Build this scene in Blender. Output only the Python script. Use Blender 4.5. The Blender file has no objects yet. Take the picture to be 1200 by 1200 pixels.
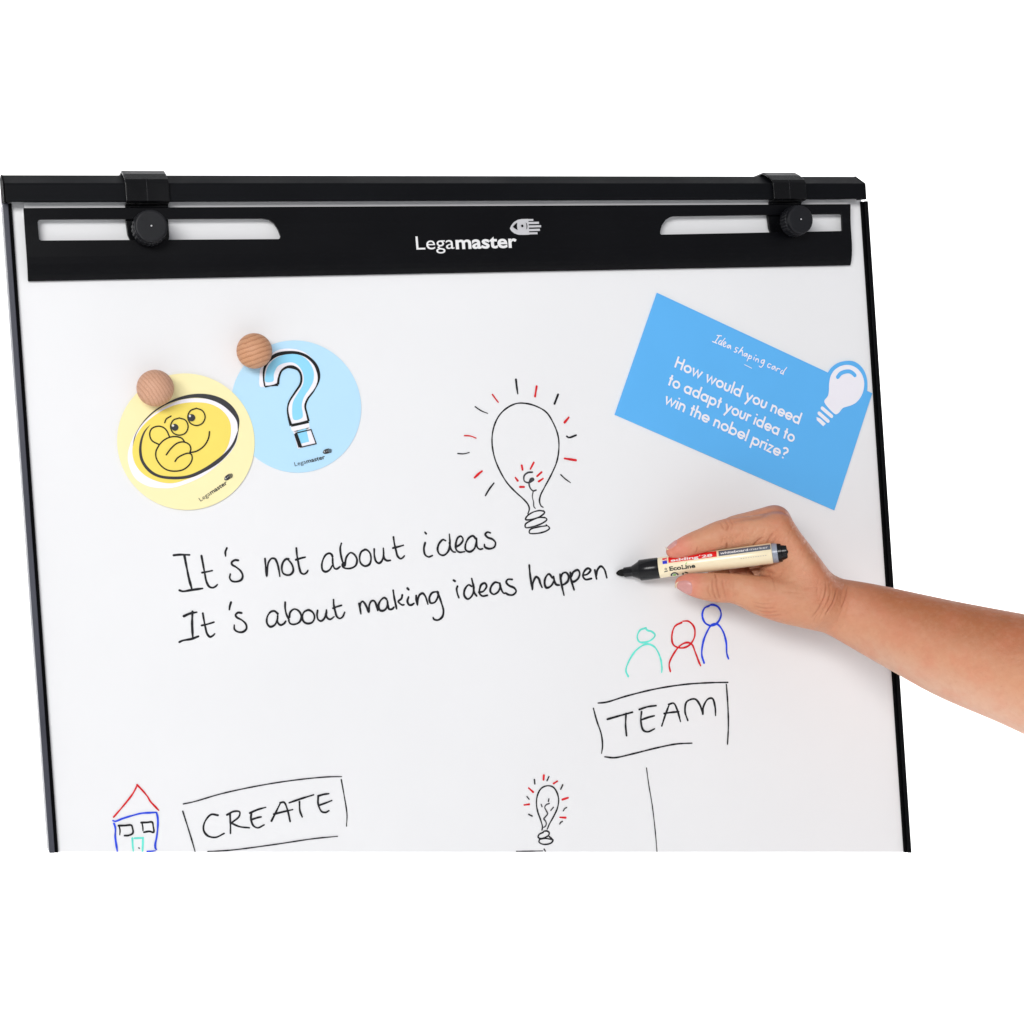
import bpy, bmesh, math, random
import numpy as np
from mathutils import Vector, Matrix
from mathutils.geometry import tessellate_polygon
random.seed(7)
sc = bpy.context.scene
COL = sc.collection
H = 1.75          # height of the easel's top edge above the studio floor
CAM_F=1946.654
CAM_POS=[-0.432236, -0.246966, 1.209563]
CAM_AX=[[0.935923, -0.069009, 0.345377], [0.06816, 0.997567, 0.014617], [-0.345546, 0.00986, 0.93835]]
TIP=[0.09693, -0.314261, 0.0012]

def W(X, Y, z=0.0):                 # easel coordinates (metres: right, up, out of the board) to world
    return Vector((X, -z, Y + H))
def Wd(v):
    return Vector((v[0], -v[2], v[1]))
# ------------------------------------------------------------------ camera
cam = bpy.data.cameras.new('camera'); co = bpy.data.objects.new('camera', cam); COL.objects.link(co)
cam.sensor_width = 36; cam.lens = CAM_F / 1200 * 36; cam.clip_start = .05; cam.clip_end = 60
R3 = Matrix([Wd(a) for a in CAM_AX]).transposed()
co.matrix_world = Matrix.Translation(W(*CAM_POS)) @ R3.to_4x4()
sc.camera = co
# ------------------------------------------------------------------ light and exposure
sc.view_settings.view_transform = 'Standard'; sc.view_settings.look = 'None'
sc.view_settings.exposure = 0; sc.view_settings.gamma = 1
wd = bpy.data.worlds.new('World'); sc.world = wd; wd.use_nodes = True
wd.node_tree.nodes['Background'].inputs[0].default_value = (.94, .95, 1.0, 1)
wd.node_tree.nodes['Background'].inputs[1].default_value = .45
def area(name, pos, target, sx, sy, power, col=(1, 1, 1)):
    l = bpy.data.lights.new(name, 'AREA'); l.shape = 'RECTANGLE'; l.size = sx; l.size_y = sy
    l.energy = power; l.color = col
    o = bpy.data.objects.new(name, l); COL.objects.link(o); o.location = pos
    o.rotation_euler = (Vector(target) - Vector(pos)).to_track_quat('-Z', 'Y').to_euler()
    return o
area('key_softbox', W(-1.68, .60, 2.75), W(0, -.3, 0), 1.8, .75, 72, (1, .992, .98))
area('added_backdrop_lamp', (-2.3, 1.0, 1.5), (-.2, 2.6, 1.5), .8, 2.6, 104)  # added lamps out of view, bringing the backdrop up to full white
area('added_backdrop_lamp', (3.4, 1.0, 1.5), (1.6, 2.6, 1.5), .8, 2.6, 104)
# ------------------------------------------------------------------ materials
def lin(c):
    return tuple((x/255/12.92 if x/255 <= .04045 else ((x/255+.055)/1.055)**2.4) for x in c) + (1,)
def mat(name, col, rough=.5, spec=.5, bump=0, bscale=200, vary=0, vscale=8, sss=0, coat=0, metal=0):
    m = bpy.data.materials.new(name); m.use_nodes = True
    nt = m.node_tree; b = nt.nodes['Principled BSDF']
    b.inputs['Base Color'].default_value = col; b.inputs['Roughness'].default_value = rough
    b.inputs['Specular IOR Level'].default_value = spec; b.inputs['Metallic'].default_value = metal
    b.inputs['Coat Weight'].default_value = coat
    tc = nt.nodes.new('ShaderNodeTexCoord')
    if vary:
        n = nt.nodes.new('ShaderNodeTexNoise'); n.inputs['Scale'].default_value = vscale; n.inputs['Detail'].default_value = 6
        nt.links.new(tc.outputs['Object'], n.inputs['Vector'])
        r = nt.nodes.new('ShaderNodeMixRGB'); r.blend_type = 'MULTIPLY'; r.inputs[0].default_value = 1
        r.inputs[1].default_value = col
        mr = nt.nodes.new('ShaderNodeMapRange'); mr.inputs[1].default_value = .3; mr.inputs[2].default_value = .7
        mr.inputs[3].default_value = 1 - vary; mr.inputs[4].default_value = 1
        nt.links.new(n.outputs[0], mr.inputs[0]); nt.links.new(mr.outputs[0], r.inputs[2]); nt.links.new(r.outputs[0], b.inputs['Base Color'])
        r2 = nt.nodes.new('ShaderNodeMapRange'); r2.inputs[1].default_value = .3; r2.inputs[2].default_value = .7
        r2.inputs[3].default_value = max(.03, rough - .08); r2.inputs[4].default_value = min(1, rough + .08)
        nt.links.new(n.outputs[0], r2.inputs[0]); nt.links.new(r2.outputs[0], b.inputs['Roughness'])
    if bump:
        n2 = nt.nodes.new('ShaderNodeTexNoise'); n2.inputs['Scale'].default_value = bscale; n2.inputs['Detail'].default_value = 4
        nt.links.new(tc.outputs['Object'], n2.inputs['Vector'])
        bp = nt.nodes.new('ShaderNodeBump'); bp.inputs['Strength'].default_value = bump; bp.inputs['Distance'].default_value = .0005
        nt.links.new(n2.outputs[0], bp.inputs['Height']); nt.links.new(bp.outputs[0], b.inputs['Normal'])
    return m
M = {}
M['backdrop'] = mat('backdrop_paper', (.93, .93, .93, 1), .9, .1)
M['board'] = mat('white_enamel', (.845, .848, .856, 1), .38, .35, vary=.022, vscale=5)
M['black'] = mat('black_lacquer', (.002, .0022, .003, 1), .45, .1, bump=.12, bscale=900, vary=.3, vscale=14)
M['toprail'] = mat('black_rail_lacquer', (.004, .0045, .006, 1), .5, .1, bump=.12, bscale=900, vary=.3, vscale=14)
M['blackbar'] = mat('black_powder_coat', (.002, .0022, .0034, 1), .38, .15, bump=.15, bscale=1200, vary=.3, vscale=9)
M['plastic'] = mat('black_plastic', (.003, .0032, .004, 1), .28, .2, bump=.1, bscale=1500, vary=.25, vscale=30)
M['knob'] = mat('knob_plastic', (.008, .0085, .011, 1), .42, .28, bump=.3, bscale=2500, vary=.2, vscale=60)
M['railface_lit'] = mat('black_rail_lit', (.052, .055, .075, 1), .42, .5, bump=.1, bscale=800, vary=.25, vscale=12)  # black rail with its glancing reflection painted in as lighter grey
M['gap'] = mat('rubber_gasket', (.0015, .0015, .002, 1), .7, .05)
M['print'] = mat('white_print', (.80, .80, .80, 1), .5, .3)
M['greyprint'] = mat('grey_print', (.56, .56, .58, 1), .5, .3)
M['k'] = mat('black_ink', (.013, .013, .017, 1), .45, .3, vary=.45, vscale=160)
M['g'] = mat('grey_ink', (.06, .06, .068, 1), .5, .3, vary=.4, vscale=160)
M['r'] = mat('red_ink', lin((225, 30, 40)), .45, .3, vary=.25, vscale=160)
M['b'] = mat('blue_ink', lin((36, 78, 240)), .45, .3, vary=.35, vscale=160)
M['c'] = mat('teal_ink', lin((112, 240, 222)), .45, .3, vary=.2, vscale=160)
M['yellow_paper'] = mat('pale_yellow_film', lin((249, 239, 184)), .45, .3, vary=.015, vscale=20)
M['yellow'] = mat('yellow_print', lin((246, 224, 106)), .45, .3, vary=.03, vscale=30)
M['blue_paper'] = mat('pale_blue_film', lin((186, 226, 250)), .45, .3, vary=.015, vscale=20)
M['sky'] = mat('sky_print', lin((146, 217, 248)), .45, .3)
M['lilac'] = mat('white_field_print', lin((246, 243, 250)), .5, .3)
M['outline'] = mat('charcoal_print', (.045, .045, .05, 1), .5, .3, vary=.1, vscale=90)
M['outlinek'] = mat('black_print', (.008, .008, .009, 1), .5, .3)
M['card'] = mat('blue_card', lin((94, 180, 243)), .5, .3, vary=.02, vscale=30)
M['cardedge'] = mat('card_edge', lin((120, 120, 120)), .7, .2)
M['cardwhite'] = mat('card_white_print', lin((240, 238, 245)), .5, .3)
M['barrel'] = mat('cream_plastic', lin((240, 226, 192)), .2, .5, vary=.02, vscale=40)
M['pen'] = mat('pen_black_plastic', (.005, .005, .006, 1), .2, .32, bump=.05, bscale=900)
M['nib'] = mat('felt_nib', (.008, .008, .008, 1), .9, .2, bump=.5, bscale=3000)
M['redband'] = mat('red_label', lin((226, 26, 30)), .3, .5)
M['greyband'] = mat('slate_label', lin((92, 98, 112)), .3, .5)
M['ring'] = mat('grey_ring', lin((142, 148, 162)), .25, .5)
M['bluelab'] = mat('blue_label', lin((40, 50, 200)), .3, .5)
M['green'] = mat('green_label', lin((120, 185, 60)), .3, .5)
M['ecoink'] = mat('label_black', (.012, .02, .014, 1), .3, .5)
M['faint'] = mat('faint_label', lin((190, 182, 170)), .3, .5)
def wood(name, rot, base, dark, scale):
    m = mat(name, base, .55, .3); nt = m.node_tree; b = nt.nodes['Principled BSDF']
    tc = nt.nodes.new('ShaderNodeTexCoord'); mp = nt.nodes.new('ShaderNodeMapping'); mp.inputs['Rotation'].default_value = rot
    mp.inputs['Scale'].default_value = (1, 1, 1)
    nt.links.new(tc.outputs['Object'], mp.inputs[0])
    wv = nt.nodes.new('ShaderNodeTexWave'); wv.wave_type = 'BANDS'; wv.bands_direction = 'X'; wv.wave_profile = 'SAW'
    wv.inputs['Scale'].default_value = scale; wv.inputs['Distortion'].default_value = 2.0; wv.inputs['Detail'].default_value = 3
    wv.inputs['Detail Scale'].default_value = 1.6
    nt.links.new(mp.outputs[0], wv.inputs[0])
    mp2 = nt.nodes.new('ShaderNodeMapping'); mp2.inputs['Scale'].default_value = (1, .06, 1)
    nt.links.new(mp.outputs[0], mp2.inputs[0])
    ns = nt.nodes.new('ShaderNodeTexNoise'); ns.inputs['Scale'].default_value = 2600; ns.inputs['Detail'].default_value = 3
    nt.links.new(mp2.outputs[0], ns.inputs[0])
    cr = nt.nodes.new('ShaderNodeValToRGB'); cr.color_ramp.elements[0].color = base; cr.color_ramp.elements[1].color = dark
    cr.color_ramp.elements[0].position = .5; cr.color_ramp.elements[1].position = 1
    nt.links.new(wv.outputs[0], cr.inputs[0])
    mx = nt.nodes.new('ShaderNodeMixRGB'); mx.blend_type = 'MULTIPLY'; mx.inputs[0].default_value = .55
    mr = nt.nodes.new('ShaderNodeMapRange'); mr.inputs[1].default_value = .35; mr.inputs[2].default_value = .62; mr.inputs[3].default_value = .62; mr.inputs[4].default_value = 1.04
    nt.links.new(ns.outputs[0], mr.inputs[0]); nt.links.new(cr.outputs[0], mx.inputs[1]); nt.links.new(mr.outputs[0], mx.inputs[2])
    nt.links.new(mx.outputs[0], b.inputs['Base Color'])
    bp = nt.nodes.new('ShaderNodeBump'); bp.inputs['Strength'].default_value = .25; bp.inputs['Distance'].default_value = .0002
    nt.links.new(ns.outputs[0], bp.inputs['Height']); nt.links.new(bp.outputs[0], b.inputs['Normal'])
    return m
# ------------------------------------------------------------------ helpers
def link(name, me, parent=None, mats=()):
    o = bpy.data.objects.new(name, me); COL.objects.link(o)
    for m in mats: me.materials.append(m)
    if parent: o.parent = parent
    return o
def tag(o, label=None, cat=None, group=None, kind=None):
    if label: o['label'] = label
    if cat: o['category'] = cat
    if group: o['group'] = group
    if kind: o['kind'] = kind
    return o
def empty(name, loc=(0, 0, 0)):
    o = bpy.data.objects.new(name, None); o.empty_display_size = .03; COL.objects.link(o); o.location = loc
    return o
def mesh(name, vs, fs, smooth=False):
    me = bpy.data.meshes.new(name); me.from_pydata([tuple(v) for v in vs], [], fs)
    if smooth: me.polygons.foreach_set('use_smooth', [True]*len(me.polygons))
    me.update(); return me
def fixnormals(me):
    bm = bmesh.new(); bm.from_mesh(me); bmesh.ops.recalc_face_normals(bm, faces=bm.faces); bm.to_mesh(me); bm.free()
def bevel(o, w, seg=2, ang=30):
    b = o.modifiers.new('bevel', 'BEVEL'); b.width = w; b.segments = seg; b.limit_method = 'ANGLE'; b.angle_limit = math.radians(ang)
    b.harden_normals = False
def prism(name, poly, z0, z1, m, parent=None, bev=0, org=(0, 0)):
    """closed outline in easel mm, from depth z0 to z1 (metres out of the board)"""
    n = len(poly); P3 = [Vector((x/1000, y/1000, 0)) for x, y in poly]
    tri = tessellate_polygon([P3])
    vs = [W(a.x, a.y, z0) for a in P3] + [W(a.x, a.y, z1) for a in P3]
    fs = [tuple(t) for t in tri] + [tuple(i+n for i in t) for t in tri] + [(i, (i+1) % n, (i+1) % n+n, i+n) for i in range(n)]
    me = mesh(name, vs, fs); fixnormals(me)
    o = link(name, me, parent, [m])
    if bev: bevel(o, bev)
    return o
def strip(name, prof, thick, x0, x1, m, parent=None, bev=0):
    """bent strip: profile of (z, Y) in mm offset inward, between x0 and x1 mm"""
    pts = [Vector(a) for a in prof]; n = len(pts); off = []
    for i in range(n):
        d0 = (pts[i]-pts[i-1]).normalized() if i else None
        d1 = (pts[i+1]-pts[i]).normalized() if i < n-1 else None
        d = ((d0 or d1) + (d1 or d0)).normalized(); nn = Vector((-d.y, d.x))
        k = 1/max(.5, nn.dot(Vector((-(d0 or d1).y, (d0 or d1).x))))
        off.append(pts[i] - nn*thick*k)
    loop = pts + off[::-1]
    vs = [W(x0/1000, p.y/1000, p.x/1000) for p in loop] + [W(x1/1000, p.y/1000, p.x/1000) for p in loop]
    L = len(loop); fs = []
    for i in range(n-1):
        a, b, c, d = i, i+1, L-2-i, L-1-i
        fs += [(a, b, c, d), (a+L, d+L, c+L, b+L)]
    fs += [(i, (i+1) % L, (i+1) % L+L, i+L) for i in range(L)]
    me = mesh(name, vs, fs); fixnormals(me); o = link(name, me, parent, [m])
    if bev: bevel(o, bev)
    return o
def extr(name, poly, x0, x1, m, parent=None, bev=0):
    """closed cross-section (z, Y) mm extruded along X"""
    n = len(poly); P3 = [Vector((a, b, 0)) for a, b in poly]; tri = tessellate_polygon([P3])
    vs = [W(x0/1000, b/1000, a/1000) for a, b in poly] + [W(x1/1000, b/1000, a/1000) for a, b in poly]
    fs = [tuple(t) for t in tri] + [tuple(i+n for i in t) for t in tri] + [(i, (i+1) % n, (i+1) % n+n, i+n) for i in range(n)]
    me = mesh(name, vs, fs); fixnormals(me)
    bm = bmesh.new(); bm.from_mesh(me); bmesh.ops.dissolve_limit(bm, angle_limit=.001, verts=bm.verts, edges=bm.edges); bm.to_mesh(me); bm.free()
    o = link(name, me, parent, [m])
    if bev: bevel(o, bev)
    return o
def catmull(pts, closed=False, n=8):
    p = [np.array(a, float) for a in pts]
    if len(p) < 3 and not closed:
        return [p[0] + (p[-1]-p[0])*t for t in np.linspace(0, 1, n+1)]
    N = len(p); out = []
    for i in range(N if closed else N-1):
        if closed: a, b, c, d = p[(i-1) % N], p[i], p[(i+1) % N], p[(i+2) % N]
        else: a, b, c, d = p[max(i-1, 0)], p[i], p[i+1], p[min(i+2, N-1)]
        t0 = 0; t1 = t0+max(1e-6, np.linalg.norm(b-a))**.5; t2 = t1+max(1e-6, np.linalg.norm(c-b))**.5; t3 = t2+max(1e-6, np.linalg.norm(d-c))**.5
        if i == 0 and not closed: a = b-(c-b); t1 = np.linalg.norm(b-a)**.5; t2 = t1+np.linalg.norm(c-b)**.5; t3 = t2+max(1e-6, np.linalg.norm(d-c))**.5
        if i == N-2 and not closed: d = c+(c-b); t3 = t2+np.linalg.norm(d-c)**.5
        for t in np.linspace(t1, t2, n, endpoint=False):
            A1 = (t1-t)/(t1-t0)*a+(t-t0)/(t1-t0)*b; A2 = (t2-t)/(t2-t1)*b+(t-t1)/(t2-t1)*c; A3 = (t3-t)/(t3-t2)*c+(t-t2)/(t3-t2)*d
            B1 = (t2-t)/(t2-t0)*A1+(t-t0)/(t2-t0)*A2; B2 = (t3-t)/(t3-t1)*A2+(t-t1)/(t3-t1)*A3
            out.append((t2-t)/(t2-t1)*B1+(t-t1)/(t2-t1)*B2)
    if not closed: out.append(p[-1])
    return out
def ribbon(V, F, pts, w, z, var=.12, round_=True, smooth=True):
    """appends a flat ink stroke (mm) to V, F; z climbs slightly so that crossings never share a plane"""
    q = catmull(pts) if smooth else [np.array(a, float) for a in pts]
    q = [a for i, a in enumerate(q) if i == 0 or np.linalg.norm(a-q[i-1]) > 1e-4]
    n = len(q); ph = random.random()*6
    L = np.cumsum([0]+[np.linalg.norm(q[i+1]-q[i]) for i in range(n-1)])
    base = len(V)
    for i in range(n):
        if i == 0: d = q[1]-q[0]; k = 1
        elif i == n-1: d = q[-1]-q[-2]; k = 1
        else:
            d0 = (q[i]-q[i-1])/np.linalg.norm(q[i]-q[i-1]); d1 = (q[i+1]-q[i])/np.linalg.norm(q[i+1]-q[i]); d = d0+d1
            if np.linalg.norm(d) < 1e-6: d = d1
            k = 1/max(.6, float(np.dot(d/np.linalg.norm(d), d1)))
        d = d/np.linalg.norm(d); nn = np.array([-d[1], d[0]])
        ww = w/2*(1+var*math.sin(L[i]*.35+ph)+var*.6*math.sin(L[i]*.9+ph*2))
        if var and i > n-6 and n > 12: ww *= .8+.2*(n-1-i)/5
        zz = z+.00004*i/n
        V.append((q[i][0]+nn[0]*ww*k, q[i][1]+nn[1]*ww*k, zz)); V.append((q[i][0]-nn[0]*ww*k, q[i][1]-nn[1]*ww*k, zz))
    for i in range(n-1): F.append((base+2*i, base+2*i+1, base+2*i+3, base+2*i+2))
    if round_:
        for e, s in ((0, 1), (n-1, -1)):
            a = np.array(V[base+2*e][:2]); b = np.array(V[base+2*e+1][:2]); c = (a+b)/2; r = np.linalg.norm(a-b)/2
            a0 = math.atan2(a[1]-c[1], a[0]-c[0]); zz = V[base+2*e][2]; ids = [base+2*e]
            for j in range(1, 6):
                an = a0+s*math.pi*j/6; V.append((c[0]+r*math.cos(an), c[1]+r*math.sin(an), zz)); ids.append(len(V)-1)
            ids.append(base+2*e+1); F.append(tuple(ids))
def upfaces(vs, fs, up):
    out = []
    for f in fs:
        a, b, c = (Vector(vs[i]) for i in f[:3])
        nn = Vector((0, 0, 0))
        for i in range(1, len(f)-1): nn += (Vector(vs[f[i]])-Vector(vs[f[0]])).cross(Vector(vs[f[i+1]])-Vector(vs[f[0]]))
        out.append(f if nn.dot(up) >= 0 else tuple(reversed(f)))
    return out
OUT = Vector((0, -1, 0))
def flat(name, V, F, mats, parent, idx=None, zf=None):
    vs = [W(v[0]/1000, v[1]/1000, (v[2] if zf is None else zf(v[0], v[1])+v[2])) for v in V]
    me = mesh(name, vs, upfaces(vs, F, OUT))
    o = link(name, me, parent, mats)
    if idx: me.polygons.foreach_set('material_index', idx)
    return o
def fill(name, poly, z, m, parent, closed_smooth=True, zf=None):
    q = catmull(poly, True, 6) if closed_smooth else [np.array(a) for a in poly]
    tri = tessellate_polygon([[Vector((a[0], a[1], 0)) for a in q]])
    return flat(name, [(a[0], a[1], z) for a in q], [tuple(t) for t in tri], [m], parent, zf=zf)
def text_mesh(s, bold=0, shear=0, width=None, size=1.0, spacing=1.0):
    """built-in font outline as flat faces; returns verts (x,y) and faces, scaled to width when given"""
    cu = bpy.data.curves.new('t', 'FONT'); cu.body = s; cu.size = 1; cu.offset = bold; cu.shear = shear; cu.resolution_u = 4; cu.space_character = spacing
    o = bpy.data.objects.new('t', cu); COL.objects.link(o)
    bpy.context.view_layer.update()
    me = bpy.data.meshes.new_from_object(o.evaluated_get(bpy.context.evaluated_depsgraph_get()))
    vs = [tuple(v.co[:2]) for v in me.vertices]; fs = [tuple(p.vertices) for p in me.polygons]
    bpy.data.objects.remove(o); bpy.data.meshes.remove(me); bpy.data.curves.remove(cu)
    x0 = min(v[0] for v in vs); x1 = max(v[0] for v in vs)
    sx = (width/(x1-x0)) if width else size
    return [((v[0]-x0)*sx, v[1]*size) for v in vs], fs
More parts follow.
